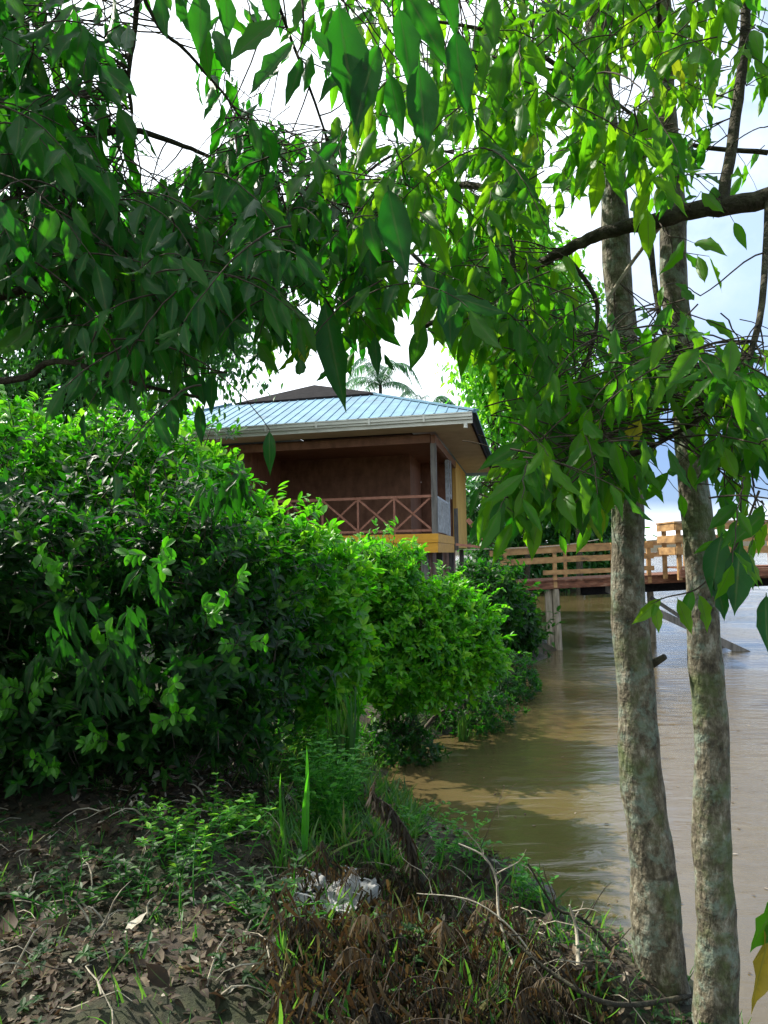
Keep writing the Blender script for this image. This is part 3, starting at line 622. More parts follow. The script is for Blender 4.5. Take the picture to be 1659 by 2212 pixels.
shrub('broadleaf_shrub', [((-1.55, 7.3, 2.2), (.85, .8, .7)), ((-.78, 7.8, 2.08), (.55, .6, .58)), ((-.62, 7.7, 1.6), (.45, .5, .5)), ((-.6, 7.6, 1.1), (.35, .4, .35)), ((-2.6, 7.9, 3.1), (1.0, .8, .7)), ((-3.9, 7.6, 3.2), (1.2, .9, .65))],
      3900, .11, M['bush'], 'sunlit light green shrub rising behind and right of the huge dark one', seed=12, stems=8, base=(-1.7, 8.0), inner=.25, twlen=.1, tmpl=OVAL)
shrub('rounded_shrub', [((-.12, 9.8, 1.95), (.58, .6, .58)), ((.72, 10, 1.4), (.6, .55, .58)), ((1.12, 10.1, 1.05), (.36, .4, .36)), ((-.55, 9.6, 1.95), (.5, .5, .5)), ((.2, 9.5, 1.15), (.7, .5, .6))],
      5200, .095, M['bush'], 'bright green rounded shrub at the water edge below the porch', seed=13, stems=8, base=(.1, 9.9), inner=.3, twlen=.08, wav=.45)
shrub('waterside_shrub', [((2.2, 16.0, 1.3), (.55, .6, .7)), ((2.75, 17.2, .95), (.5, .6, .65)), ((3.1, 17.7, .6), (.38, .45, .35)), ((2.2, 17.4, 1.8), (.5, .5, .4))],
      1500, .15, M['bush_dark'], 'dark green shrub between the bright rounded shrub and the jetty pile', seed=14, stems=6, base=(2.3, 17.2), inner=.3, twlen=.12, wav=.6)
# low scrub along the water's edge
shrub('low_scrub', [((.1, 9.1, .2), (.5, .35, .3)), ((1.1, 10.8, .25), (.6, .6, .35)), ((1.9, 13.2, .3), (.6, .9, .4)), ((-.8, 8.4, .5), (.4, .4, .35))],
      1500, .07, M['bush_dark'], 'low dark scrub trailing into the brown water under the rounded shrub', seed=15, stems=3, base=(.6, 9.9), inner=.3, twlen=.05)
# sprigs in the lighter leaf colour, painting light caught on the dark shrub
def sprig(X, Y, y, n, size, label, mat='bush'):
    p = at(X, Y, y); root = MB(); tw = MB(); B = []; T = []; Nn = []; V = []
    for k in range(n):
        a = rnd.uniform(0, 6.28); d = Vector((math.cos(a), -.5+.4*math.sin(a), rnd.uniform(-.5, .5))).normalized(); st = p-Vector((0, -.15, .1))
        pts = curve(st, p+d*rnd.uniform(.08, .2), -.02, .05, 6); tw.tube(pts, np.linspace(.003, .001, 7), 4); zg = 1
        for q_ in pts[2:]:
            for zg in (-1, 1):
                B.append(tuple(q_)); T.append(tuple(d*.6+Vector((d.z*.3, 0, zg*.7))+rv(.4))); Nn.append((rnd.uniform(-.4, .4), -1, .7+rnd.uniform(-.3, .3))); V.append(.15+.45*rnd.random())
    root.leaves(OVAL, B, T, Nn, rng.uniform(.7, 1.2, len(B))*size, 1.1, None, np.array(V)); o = root.build('leaves', M[mat]); t_ = tw.build('stem', M['twig'])
    return o, t_
bs = bpy.data.objects['large_shrub']
for (X, Y, y, n, sz) in ((60, 1480, 5.0, 5, .075), (30, 1530, 5.0, 4, .07), (230, 1590, 4.9, 4, .065), (330, 1500, 5.0, 5, .075), (370, 1530, 5.0, 3, .07), (120, 1655, 4.9, 2, .07), (430, 1330, 5.2, 2, .09), (490, 1260, 5.3, 2, .08), (320, 1180, 5.0, 3, .09), (90, 1250, 5.0, 2, .09), (520, 1370, 5.3, 2, .07), (210, 1420, 4.9, 3, .1)):
    for o in sprig(X, Y, y, n, sz, ''):
        o.parent = bs; o.location = tuple(-c for c in bs['_w'])
mb = MB(); B = []; T = []; Nn = []; V = []
for (X, Y) in ((130, 1360), (190, 1420), (250, 1380), (80, 1420), (280, 1320), (220, 1480), (300, 1440), (160, 1300), (520, 1040), (460, 1060), (330, 1240)):
    p = at(X, Y, 4.85)
    for k in range(9):
        a = rnd.uniform(0, 6.28); B.append(tuple(p+rv(.08))); T.append((math.cos(a)*.6, -.2, -1+rnd.uniform(-.2, .5))); Nn.append((math.cos(a)*.3, -1, .5)); V.append(.25+.35*rnd.random())
mb.leaves(MED, B, T, Nn, rng.uniform(.14, .22, len(B)), .62, rng.uniform(.1, .5, len(B)), np.array(V)); o = mb.build('leaves', M['bush_dark']); o.parent = bs; o.location = tuple(-c for c in bs['_w']); o['label'] = 'long drooping dark leaves'
# ------------------------------------------------------------------ far trees
tree('background_tree', (-7.0, 17), [(-6.9, 17, 3), (-6.6, 17.2, 6), (-6.5, 17.3, 8)], .25,
     [((-5.6, 17, 7.6), (2.4, 2, 2.0)), ((-8.4, 17, 7.6), (2.6, 2, 2.4)), ((-3.9, 17.3, 7.8), (1.5, 1.5, 1.4)), ((-7.2, 16.6, 5.2), (2.6, 1.6, 1.5)), ((-10.4, 17, 6.4), (2.0, 2, 2.2))],
     26000, .17, M['far'], 'tall shady tree with fine hanging leaves standing behind the big dark shrub at left', seed=21, hang=.5)
tree('background_tree', (4.3, 31), [(4.4, 31, 4), (4.6, 31.2, 8), (4.8, 31.3, 11)], .24,
     [((4.9, 31, 10.6), (2.1, 2.2, 2.3)), ((5.6, 31, 8.2), (1.8, 2, 2.0)), ((5.0, 30.5, 13.8), (2.6, 2, 2.0)), ((7.0, 31.5, 6.0), (1.6, 1.6, 1.6)), ((7.0, 31, 11.6), (1.8, 2, 2.2))],
     22000, .30, M['lime'], 'sunny yellow-green tree rising just right of the blue roof', seed=22, hang=.3)
tree('background_tree', (9.5, 47.5), [(9.5, 47.5, 3), (9.6, 47.6, 6)], .2,
     [((9.0, 47.5, 6.2), (2.6, 2, 2.6)), ((12, 48.5, 4.9), (2.8, 2, 2.2)), ((6.6, 47, 5.0), (2.4, 2, 2.6)), ((14.2, 50, 3.4), (2.0, 2, 1.6)), ((6.3, 45.5, 1.7), (1.8, 1.2, 1.7)), ((9.6, 47, 1.9), (2.4, 1.2, 1.9)), ((12.8, 48.6, 1.8), (2.2, 1.2, 1.8))],
     24000, .40, M['far'], 'dark green trees on the far bank seen over the jetty rail', seed=23, hang=.2)
palm((-.6, 55), (-.1, 55, 14.6), 3.6, 16, 'coconut palm whose grey-green fronds rise above the blue roof', 5, .16)
palm((3.4, 58), (3.2, 58, 12.8), 3.4, 15, 'lower coconut palm just right of the taller one, above the roof corner', 6, .16)
palm((11.0, 44), (10.8, 44, 9.4), 3.6, 15, 'dark palm with drooping blue-grey fronds between the house eave and the pale trunks', 7, .16)
palm((8.0, 44.5), (8.1, 44.5, 4.6), 3.0, 14, 'low palm just above the jetty rail beside the house', 8, .16)
palm((14.5, 49.5), (14.3, 49.5, 3.9), 2.6, 14, 'small palm on the far bank behind the left pale trunk', 9, .14)
tree('background_tree', (-7.4, 4.6), [(-7.3, 4.7, 2), (-7.1, 4.9, 4), (-7.0, 5, 6)], .2,  # added out of view to block sun from the shrub and bank
     [((-7.2, 4.6, 4.2), (1.3, 2.2, 1.7)), ((-7.0, 7.0, 4.4), (1.3, 2.0, 1.9)), ((-7.2, 2.2, 3.8), (1.3, 2, 1.6)), ((-7.0, 8.8, 4.9), (1.2, 1.6, 1.8))],
     12000, .24, M['far'], 'unseen leafy tree added beyond the left edge to keep the bank in shade', seed=24, hang=.3)
# far hills
m = MB(); n = 60; X_ = np.linspace(-900, 1300, n); Z_ = [22+14*noise.noise(Vector((x*.004, 1, 0)))+6*noise.noise(Vector((x*.02, 4, 0))) for x in X_]
Yd = 1500; V_ = [(x, Yd, -2) for x in X_]+[(x, Yd+60, max(4, z)) for x, z in zip(X_, Z_)]+[(x, Yd+300, -2) for x in X_]
m.add(V_, [(i+k*n, i+1+k*n, i+1+(k+1)*n, i+(k+1)*n) for k in (0, 1) for i in range(n-1)])
tag(m.build('hills', M['ground'], smooth=True), kind='structure')
# ------------------------------------------------------------------ two slim pale trunks
def slim(X_Y_W, y, label, stub=None, top=None, seed=0):
    pts = []; rad = []
    for (X, Y, wpx) in X_Y_W:
        p = at(X, Y, y); pts.append(p); rad.append(wpx*.88/1659*768/F*math.hypot(y, p.z-CH)*.5)
    P = smooth_path(pts, 6); Rr = np.interp(np.linspace(0, len(rad)-1, len(P)), range(len(rad)), rad)
    Pn = np.array([tuple(p) for p in P]); 
    # resample finely and make uneven
    s = np.concatenate([[0], np.cumsum(np.linalg.norm(np.diff(Pn, axis=0), axis=1))]); ss = np.linspace(0, s[-1], 150)
    Q = np.stack([np.interp(ss, s, Pn[:, i]) for i in range(3)], 1); RR = np.interp(ss, s, Rr)
    RR = RR*(1+.03*np.sin(ss*9+seed)+.02*np.sin(ss*23+seed*2)+.012*rng.normal(size=150))
    Q[:, 0] += .008*np.sin(ss*7+seed); 
    root = thing('slender_tree', (P[0].x, P[0].y, P[0].z), label, 'tree', 'slender pale trees at the water edge')
    m = MB(); m.tube(Q, RR, 28); m.build('trunk', M['bark'], root, True)
    return root, Q
tA, QA = slim([(1462, 2290, 125), (1440, 2180, 112), (1420, 2000, 104), (1400, 1800, 97), (1372, 1500, 90), (1358, 1250, 80), (1350, 1000, 74), (1338, 620, 66), (1322, 400, 58), (1295, 150, 48), (1275, -40, 42), (1245, -320, 34), (1200, -700, 24)], 4.05,
              'left of the two pale mottled trunks, leaning slightly left, with a snapped side stub', seed=1)
tB, QB = slim([(1550, 2420, 96), (1549, 2250, 90), (1545, 2000, 84), (1537, 1700, 80), (1528, 1450, 78), (1510, 1200, 74), (1496, 1000, 70), (1465, 700, 64), (1448, 400, 54), (1430, 100, 42), (1418, -100, 36), (1400, -400, 28), (1380, -800, 20)], 3.75,
              'right of the two pale mottled trunks, the thinner one, sunlit along its left edge', seed=2)
m = MB(); a = at(1408, 1435, 4.03); b = at(1437, 1418, 3.98); m.tube(smooth_path([a-Vector((.04, 0, .01)), a, b], 4), np.linspace(.028, .015, 9), 8); tag(m.build('stub', M['branch'], tA), 'short snapped branch stub')
# ------------------------------------------------------------------ overhanging canopy
GRID = """8 7 5 6 4 4 5 5 6 6 7 8 7 5 6 8 8 8 6 6 8 8 8 6
8 7 7 4 1 1 6 3 5 3 5 7 6 6 6 8 9 8 7 6 8 9 8 6
9 8 8 5 0 2 8 1 1 2 4 8 4 7 7 9 9 9 7 7 8 8 4 6
9 9 7 3 0 0 7 7 1 1 4 8 4 7 7 9 9 9 8 6 8 8 3 6
9 9 9 7 3 0 6 7 7 5 4 6 5 5 7 8 9 9 9 8 9 8 3 6
9 9 9 8 5 3 7 9 9 9 6 7 7 6 7 9 9 9 8 7 9 7 2 4
9 9 9 9 8 6 9 8 9 9 7 8 8 7 7 9 9 7 2 1 8 8 2 3
9 9 9 9 9 8 9 8 9 9 9 8 8 8 7 8 7 4 1 1 4 7 4 4
9 9 9 9 9 9 9 9 9 9 9 9 8 9 9 9 8 7 1 1 2 3 5 4
8 8 9 9 9 9 9 9 9 9 9 9 7 8 9 9 9 8 1 1 5 3 1 2
4 7 9 9 9 9 9 9 6 7 9 7 2 4 6 9 9 9 5 6 8 7 2 5
1 3 8 9 8 8 7 6 4 1 7 3 0 1 1 6 9 8 5 7 9 9 8 9
0 1 4 6 4 6 2 2 2 0 3 0 0 0 1 3 8 7 6 8 9 9 9 9
1 2 3 3 2 3 2 2 2 0 0 0 0 0 1 1 5 8 5 8 2 2 6 9
0 2 2 2 2 3 4 3 3 0 0 0 0 0 1 3 8 8 8 7 2 2 6 7
0 1 1 1 1 1 1 2 1 0 0 0 0 0 0 8 8 8 8 6 2 3 5 6
0 0 0 0 0 0 0 0 0 0 0 0 0 0 0 4 4 4 1 1 1 1 4 6
0 0 0 0 0 0 0 0 0 0 0 0 0 0 0 0 0 0 0 0 0 2 5 4
0 0 0 0 0 0 0 0 0 0 0 0 0 0 0 0 0 0 0 0 0 1 3 1
0 0 0 0 0 0 0 0 0 0 0 0 0 0 0 0 0 0 0 0 0 0 0 0"""
G = np.array([[int(c) for c in l.split()] for l in GRID.split('\n')], float)/9
def dens(X, Y):
    if Y < -20: return .75
    if Y > 1390: return 0
    if X < 0 or X > 1659: X = min(max(X, 0), 1658)
    fx = X/69.1-.5; fy = max(Y, 0)/69.6-.5
    x0_ = int(math.floor(fx)); y0_ = int(math.floor(fy)); ax = fx-x0_; ay = fy-y0_
    def gg(i, j): return G[min(max(j, 0), 19), min(max(i, 0), 23)]
    return (gg(x0_, y0_)*(1-ax)+gg(x0_+1, y0_)*ax)*(1-ay)+(gg(x0_, y0_+1)*(1-ax)+gg(x0_+1, y0_+1)*ax)*ay
class Canopy:
    def __init__(s, root): s.root = root; s.nodes = []; s.tw = MB(); s.bag = LeafBag()
    def branch(s, pts, r0, r1, mat='branch', label=None):
        P = smooth_path(pts, 6); P2 = [p+rv(r0*.12) for p in P]
        m = MB(); m.tube(P2, np.linspace(r0, r1, len(P)), 9); o = m.build('branch', M[mat], s.root, True)
        if label: o['label'] = label
        s.nodes += [p for p in P]
    def twig(s, pts, r0, r1=.0012, sides=4): s.tw.tube(pts, np.linspace(r0, r1, len(pts)), sides)
    def spray(s, start, dirv, length, leaf, gap=.045, keep=True, v=None, droop=.9):
        d = Vector(dirv).normalized(); p = Vector(start); pts = [p.copy()]; n = max(3, int(length/gap)); k = 0; any_ = 0; last = 2
        side = d.cross(Vector((0, 0, 1))).normalized() if abs(d.z) < .95 else Vector((1, 0, 0))
        zig = 1
        tone = rnd.random()
        for i in range(n):
            d = (d+Vector((rnd.uniform(-.1, .1), rnd.uniform(-.1, .1), -.11*droop))).normalized()
            p = p+d*gap+side*zig*.004; zig = -zig; pts.append(p.copy())
            if keep:
                q = proj(p+Vector((0, 0, -leaf*.45)))
                if q is None: continue
                cl_ = .5+1.6*(noise.noise(Vector((q[0]/95, q[1]/120, 3)))+.5*noise.noise(Vector((q[0]/40, q[1]/50, 8))))
                if rnd.random() > dens(*q)**1.6*min(1, max(.12, cl_+.35*dens(*q))): continue
            side = d.cross(Vector((0, 0, 1)));
            side = side.normalized() if side.length > .1 else Vector((1, 0, 0))
            T = side*zig*rnd.uniform(.15, .75)+d*rnd.uniform(.1, .5)+Vector((0, 0, -rnd.uniform(.35, 1.2)))+rv(.32)
            face = Vector((0, -1, .55))*rnd.choice((1, 1, -1)) + side*rnd.uniform(-.8, .8)+rv(.45)
            s.bag.add(p, T, face, leaf*rnd.uniform(.7, 1.2), rnd.uniform(.65, 1.0), rnd.uniform(-.1, .5), min(1, max(0, tone*.5+rnd.random()*.5)) if v is None else v); any_ += 1; last = len(pts)
        return pts[:last], (any_ if any_ > n*.22 or not keep else 0)
    def fill(s, n, xr, yr, dr, leaf=(.10, .15), length=(.25, .6), conn=.6):
        made = 0; tries = 0
        while made < n and tries < n*8:
            tries += 1
            X = rnd.uniform(*xr); Y = rnd.uniform(*yr)
            if rnd.random() > dens(X, Y)+.05: continue
            y = rnd.uniform(*dr); st = at(X, Y-60, y)
            a = rnd.uniform(0, 2*math.pi); dv = Vector((math.cos(a), math.sin(a)*.8, rnd.uniform(-.7, .35)))
            nb = len(s.bag.b); lf = rnd.uniform(*leaf)
            pts, c = s.spray(st, dv, rnd.uniform(*length), lf, lf*.34)
            if c < 2:
                for l in (s.bag.b, s.bag.t, s.bag.n, s.bag.l, s.bag.w, s.bag.c, s.bag.v): del l[nb:]
                continue
            # trim bare tip
            best = min(s.nodes, key=lambda q: (q-st).length+(0 if q.z > st.z else .5)+rnd.uniform(0, .4))
            dd = (best-st).length; q_ = proj(best.lerp(st, .5))
            if dd < conn and q_ and (q_[1] < 1400 and dens(*q_) < .5):
                for l in (s.bag.b, s.bag.t, s.bag.n, s.bag.l, s.bag.w, s.bag.c, s.bag.v): del l[nb:]
                continue
            s.twig(pts, .0028)
            if dd < conn: s.twig(curve(best, st, rnd.uniform(-.08, .05)*dd, .05, 6), .0035, .0022)
            made += 1
    def done(s, mat, label=None):
        s.tw.build('twigs', M['twig'], s.root)
        mb = MB(); s.bag.into(mb, BIG); o = mb.build('foliage', M[mat], s.root)
        if label: o['label'] = label
# right-hand overhanging tree
rt = thing('overhanging_tree', (3.0, 2.6, gz1(3.0, 2.6)), 'glossy-leaved tree whose dark bough and sunlit pointed leaves hang over the right half', 'tree')
cR = Canopy(rt)
tr = MB(); tp = smooth_path([(3.0, 2.6, -.3), (2.95, 2.65, 1.5), (2.85, 2.75, 3.4), (2.7, 2.8, 5.2), (2.5, 2.7, 7.0)], 6); tr.tube(tp, np.linspace(.2, .08, len(tp)), 14); tr.build('trunk', M['branch'], rt, True)
cR.nodes += tp[8:]
cR.branch([(2.85, 2.75, 3.6), at(1900, 330, 2.95), at(1659, 428, 3.0), at(1510, 452, 3.08), at(1400, 482, 3.15), at(1300, 505, 3.25), at(1215, 545, 3.35), at(1120, 600, 3.5), at(1000, 660, 3.7), at(905, 715, 3.85)], .048, .012, label='thick dark mossy bough crossing in front of the pale trunks')
cR.branch([(2.75, 2.8, 4.6), at(1800, -60, 3.1), at(1500, -30, 3.3), at(1150, -70, 3.2), at(900, -60, 2.8), at(640, -90, 2.4)], .05, .012)
cR.branch([at(1560, 440, 3.05), at(1590, 250, 3.2), at(1610, 60, 3.3), at(1600, -120, 3.4)], .024, .02, label='upright dark limb at the right edge')
cR.branch([at(1215, 545, 3.35), at(1290, 660, 3.3), at(1250, 820, 3.25), at(1160, 930, 3.2)], .012, .005)
cR.branch([at(1310, 650, 3.3), at(1370, 560, 3.25), at(1425, 490, 3.15)], .007, .009, 'pale_twig', 'thin pale stick rising to the bough')
cR.branch([at(1400, 482, 3.15), at(1430, 700, 3.0), at(1500, 830, 2.9), at(1600, 930, 2.8)], .013, .005)
cR.branch([at(1659, 428, 3.0), at(1640, 700, 2.6), at(1560, 860, 2.6), at(1420, 960, 2.7), at(1300, 1010, 2.8), at(1220, 1060, 2.8)], .013, .004)
cR.branch([at(1120, 600, 3.5), at(1060, 420, 3.9), at(960, 400, 4.1), at(806, 394, 4.2)], .018, .022)
cR.branch([at(1000, 660, 3.7), at(820, 480, 4.2), at(740, 430, 4.3), at(640, 480, 4.5)], .012, .007)
cR.branch([at(735, 425, 4.3), at(830, 345, 4.3), at(900, 325, 4.2), at(980, 330, 4.1)], .009, .006)
cR.branch([at(1659, 330, 3.4), at(1450, 300, 3.6), at(1250, 170, 3.8), at(1050, 120, 4.0)], .012, .005)
cR.fill(140, (820, 1659), (0, 420), (2.2, 3.6), (.11, .16))
cR.fill(165, (820, 1659), (0, 700), (3.2, 5.0), (.13, .18))
cR.fill(110, (780, 1659), (400, 900), (2.4, 3.9), (.12, .17))
cR.fill(100, (950, 1400), (600, 1150), (2.6, 4.2), (.10, .14))
cR.fill(150, (1250, 1659), (650, 1330), (2.1, 3.2), (.10, .14), (.2, .45))
cR.fill(75, (1020, 1330), (930, 1190), (2.1, 2.8), (.12, .16), (.2, .4))
cR.fill(90, (700, 1900), (-520, -20), (2.2, 4.5), (.11, .15))  # unseen sprays above the frame, added to cast dappled shade
# ------------------------------------------------------------------ hero leaves seen one by one
def hero(cn, b, tip, y, wd=1.0, v=None, y2=None, face=None):
    p = at(*b, y); q_ = at(*tip, y2 or y); T = q_-p
    cn.bag.add(p, T, face or Vector((rnd.uniform(-.4, .4), -1, rnd.uniform(-.1, .5))), T.length, wd*.82, rnd.uniform(-.1, .2), v)
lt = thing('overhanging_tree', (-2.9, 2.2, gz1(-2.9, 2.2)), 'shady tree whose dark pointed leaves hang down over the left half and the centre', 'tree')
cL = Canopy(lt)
tr = MB(); tp = smooth_path([(-2.9, 2.2, -.1), (-2.8, 2.3, 1.8), (-2.6, 2.5, 3.6), (-2.3, 2.7, 5.4), (-2.0, 2.8, 7)], 6); tr.tube(tp, np.linspace(.22, .08, len(tp)), 14); tr.build('trunk', M['branch'], lt, True)
cL.nodes += tp[8:]
cL.branch([(-2.6, 2.5, 3.6), at(-120, 60, 3.0), at(80, -60, 2.9), at(300, -80, 2.7), at(560, -110, 2.4), at(760, -100, 2.2)], .05, .014)
cL.branch([at(300, -80, 2.7), at(292, 60, 2.8), at(278, 160, 2.8), at(285, 245, 2.85)], .012, .006)
cL.branch([at(300, -30, 2.7), at(345, 60, 2.75), at(400, 108, 2.8), at(450, 165, 2.85), at(500, 225, 2.9), at(560, 330, 3.0), at(620, 450, 3.1)], .008, .003)
cL.branch([(-2.55, 2.6, 3.8), at(-60, 400, 2.7), at(120, 330, 2.8), at(260, 280, 2.9), at(380, 310, 3.0), at(470, 350, 3.1), at(540, 430, 3.2)], .022, .004)
cL.branch([(-2.6, 2.5, 3.5), at(-80, 640, 2.6), at(100, 600, 2.7), at(250, 640, 2.8), at(420, 650, 2.9), at(560, 690, 3.0)], .02, .004)
cL.branch([(-2.7, 2.4, 3.2), at(-60, 820, 2.6), at(120, 780, 2.5), at(300, 830, 2.5), at(440, 860, 2.6)], .016, .004)
cL.branch([at(560, 330, 3.0), at(640, 520, 3.1), at(700, 640, 3.1), at(760, 730, 3.1)], .006, .003)
cL.branch([at(560, -110, 2.4), at(620, 60, 2.9), at(690, 250, 3.2), at(740, 420, 3.4), at(770, 560, 3.4)], .008, .003)
cL.fill(75, (-100, 290), (0, 620), (2.2, 3.4), (.11, .16))
cL.fill(38, (380, 660), (90, 460), (2.7, 3.5), (.12, .16))
cL.fill(32, (560, 860), (200, 560), (3.0, 4.2), (.12, .16))
cL.fill(60, (80, 860), (380, 800), (3.0, 4.4), (.12, .16))
cL.fill(50, (-80, 330), (60, 560), (2.4, 3.6), (.12, .16))
cL.fill(120, (-100, 330), (-40, 500), (1.9, 3.2), (.11, .16))
cL.fill(130, (-100, 860), (200, 900), (2.4, 4.0), (.10, .15))
cL.fill(125, (250, 860), (0, 800), (3.6, 5.0), (.10, .13))
cL.fill(95, (-50, 640), (500, 1080), (1.9, 3.0), (.09, .14))
cL.fill(38, (350, 860), (300, 800), (2.2, 3.2), (.11, .15))
cL.fill(130, (-900, -60), (-100, 900), (2.4, 3.9), (.11, .15))
cL.fill(110, (-400, 900), (-560, -20), (2.0, 4.2), (.11, .15))  # more sprays above the frame, added for their dappled shadows
# a fine hanging twig with big leaves, top centre
yy = 1.75
cL.twig(smooth_path([at(640, -60, yy), at(655, 20, yy), at(652, 90, yy), at(643, 118, yy), at(660, 140, yy), at(650, 160, yy)], 4), .003, .0015)
hero(cL, (640, 84), (545, 216), yy, 1.15, .5); hero(cL, (606, 40), (488, 128), yy-.1, 1.15, .75); hero(cL, (652, 120), (630, 232), yy, .9, .4)
hero(cL, (345, -20), (357, 84), 1.9, 1.1, .3); hero(cL, (430, -25), (446, 122), 1.9, 1.1, .6); hero(cL, (487, -20), (495, 92), 1.9, 1.1, .5)
hero(cL, (215, 140), (298, 212), 2.0, 1.3, .3); hero(cL, (575, -40), (600, 60), 1.8, 1.2, .55); hero(cL, (655, -10), (640, 72), 1.9, 1.2, .8)
hero(cL, (730, 0), (768, 292), 1.75, .95, .3); hero(cL, (668, 60), (760, 170), 1.8, 1.0, .45); hero(cL, (790, 110), (672, 212), 1.8, .9, .3); hero(cL, (820, 90), (750, 290), 1.75, .95, .5)
hero(cL, (842, 155), (866, 296), 1.8, 1.0, .35); hero(cL, (860, 10), (900, 200), 1.8, 1.0, .3); hero(cL, (905, 130), (918, 330), 1.7, 1.15, .35); hero(cL, (985, 60), (990, 245), 1.8, 1.1, .2)
hero(cL, (870, -30), (960, 130), 1.9, 1.1, .5); hero(cL, (940, -60), (1000, 70), 1.9, 1.1, .4); hero(cL, (1060, -20), (1075, 110), 2.0, 1.0, .8); hero(cL, (1095, 100), (1060, 250), 2.2, 1.0, .85)
hero(cL, (838, 400), (870, 600), 2.0, 1.1, .1); hero(cL, (960, 600), (985, 755), 2.2, 1.4, .3); hero(cL, (700, 640), (735, 890), 2.4, .8, .3)
# bright cluster in front of the right trunk, lower right
yy = 2.3
cR.twig(smooth_path([at(1640, 1060, yy), at(1590, 1180, yy), at(1540, 1240, yy), at(1500, 1275, yy), at(1440, 1290, yy), at(1405, 1305, yy)], 4), .004, .0015)
hero(cR, (1430, 1290), (1368, 1352), yy, 1.1, .9); hero(cR, (1412, 1300), (1425, 1368), yy, 1.2, .93); hero(cR, (1462, 1290), (1492, 1372), yy-.02, 1.2, .88); hero(cR, (1508, 1282), (1540, 1365), yy-.03, 1.3, .85); hero(cR, (1495, 1270), (1478, 1345), yy+.02, 1.1, .3)
hero(cL, (1560, 1150), (1530, 1290), yy-.1, 1.3, .2); hero(cL, (1600, 1170), (1585, 1330), yy-.15, 1.3, .2); hero(cL, (1540, 1250), (1580, 1340), yy-.1, 1.3, .25); hero(cL, (1655, 1280), (1652, 1408), yy, 1.2, .2)
hero(cR, (1280, 1075), (1272, 1150), 2.6, 1.3, .92); hero(cL, (1200, 900), (1230, 1060), 2.5, 1.6, .1); hero(cL, (1180, 960), (1130, 1120), 2.5, 1.5, .15); hero(cL, (1080, 1100), (1010, 1175), 2.6, 1.5, .3); hero(cL, (1120, 1080), (1110, 1180), 2.6, 1.4, .3); hero(cL, (1240, 1000), (1180, 1110), 2.5, 1.6, .1)
cR.twig(smooth_path([at(1420, 960, 2.6), at(1385, 1010, 2.5), at(1350, 1045, 2.5), at(1290, 1065, 2.55), at(1230, 1070, 2.6)], 4), .004, .002)
m = MB(); m.leaves(BIG, [tuple(at(1385, 905, 2.5))], [tuple(at(1340, 988, 2.5)-at(1385, 905, 2.5))], [(.3, -1, .3)], [(at(1340, 988, 2.5)-at(1385, 905, 2.5)).length], 1.1, 0, np.array([.5]))
tag(m.build('leaf', M['yellow'], rt), 'bright yellow leaf in front of the left pale trunk')
def overhead(c, xr, yr, zr, n, trunk_top, seed, mat):
    # unseen rest of each crown, added above and behind the viewer to cut skylight
    r = np.random.default_rng(seed); mb = MB(); B = []; T = []; Nn = []
    br = MB()
    for k in range(9):
        e = Vector((r.uniform(*xr), r.uniform(*yr), r.uniform(*zr))); br.tube(curve(trunk_top, e, -.3, .05, 8), np.linspace(.05, .01, 9), 6)
    br.build('branch', M['branch'], c.root, True)
    for k in range(n//10):
        p = np.array([r.uniform(*xr), r.uniform(*yr), r.uniform(*zr)])
        if p[2] < 2.4+.82*max(p[1], 0)+.5: p[2] = 2.4+.82*max(p[1], 0)+.5+r.random()
        for j in range(10): B.append(p+r.normal(0, .22, 3)); T.append(r.normal(0, .7, 3)+np.array([0, 0, -.8])); Nn.append(r.normal(0, 1, 3)+np.array([0, 0, .8]))
    mb.leaves(MED, B, T, Nn, r.uniform(.14, .24, len(B)), r.uniform(.8, 1.3, len(B)), None); mb.build('crown', M[mat], c.root)
overhead(cR, (.2, 5.5), (-5, 2.6), (4.6, 7), 4500, Vector((2.6, 2.8, 5.4)), 31, 'canopy')
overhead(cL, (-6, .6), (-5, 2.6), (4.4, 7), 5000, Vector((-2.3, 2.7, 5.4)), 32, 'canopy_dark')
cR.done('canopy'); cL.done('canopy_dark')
# crown of the slim trees high above
for (root, Q, nm) in ((tA, QA, 0), (tB, QB, 1)):
    c = Canopy(root); c.nodes = [Vector(p) for p in Q[-50:]]
    for k in range(5):
        s0 = Vector(Q[-10-k*10]); a = k*2.4+nm; c.branch([s0, s0+Vector((math.cos(a)*.5, math.sin(a)*.5, .3)), s0+Vector((math.cos(a)*1.1, math.sin(a)*1.1, .35))], .016, .006)
    for k in range(60):
        b0 = rnd.choice(c.nodes)+rv(.3)
        if b0.z < 5.0: b0.z = 5.0+rnd.random()*1.5
        a = rnd.uniform(0, 6.28); pts, _ = c.spray(b0, (math.cos(a), math.sin(a), .3), .5, .13, .045, keep=False); c.twig(pts, .004)
    c.done('canopy')
# ------------------------------------------------------------------ undergrowth and litter
def spot(X, Y):
    """where the sight line through a photo point meets the bank"""
    o = Vector((0, 0, CH)); d = at(X, Y, 1)-o
    t = .8; st = .25
    while t < 60:
        p = o+d*t
        if p.z <= max(gz1(p.x, p.y), 0):
            if st < .02: return p
            t -= st; st *= .3; continue
        t += st
    return p
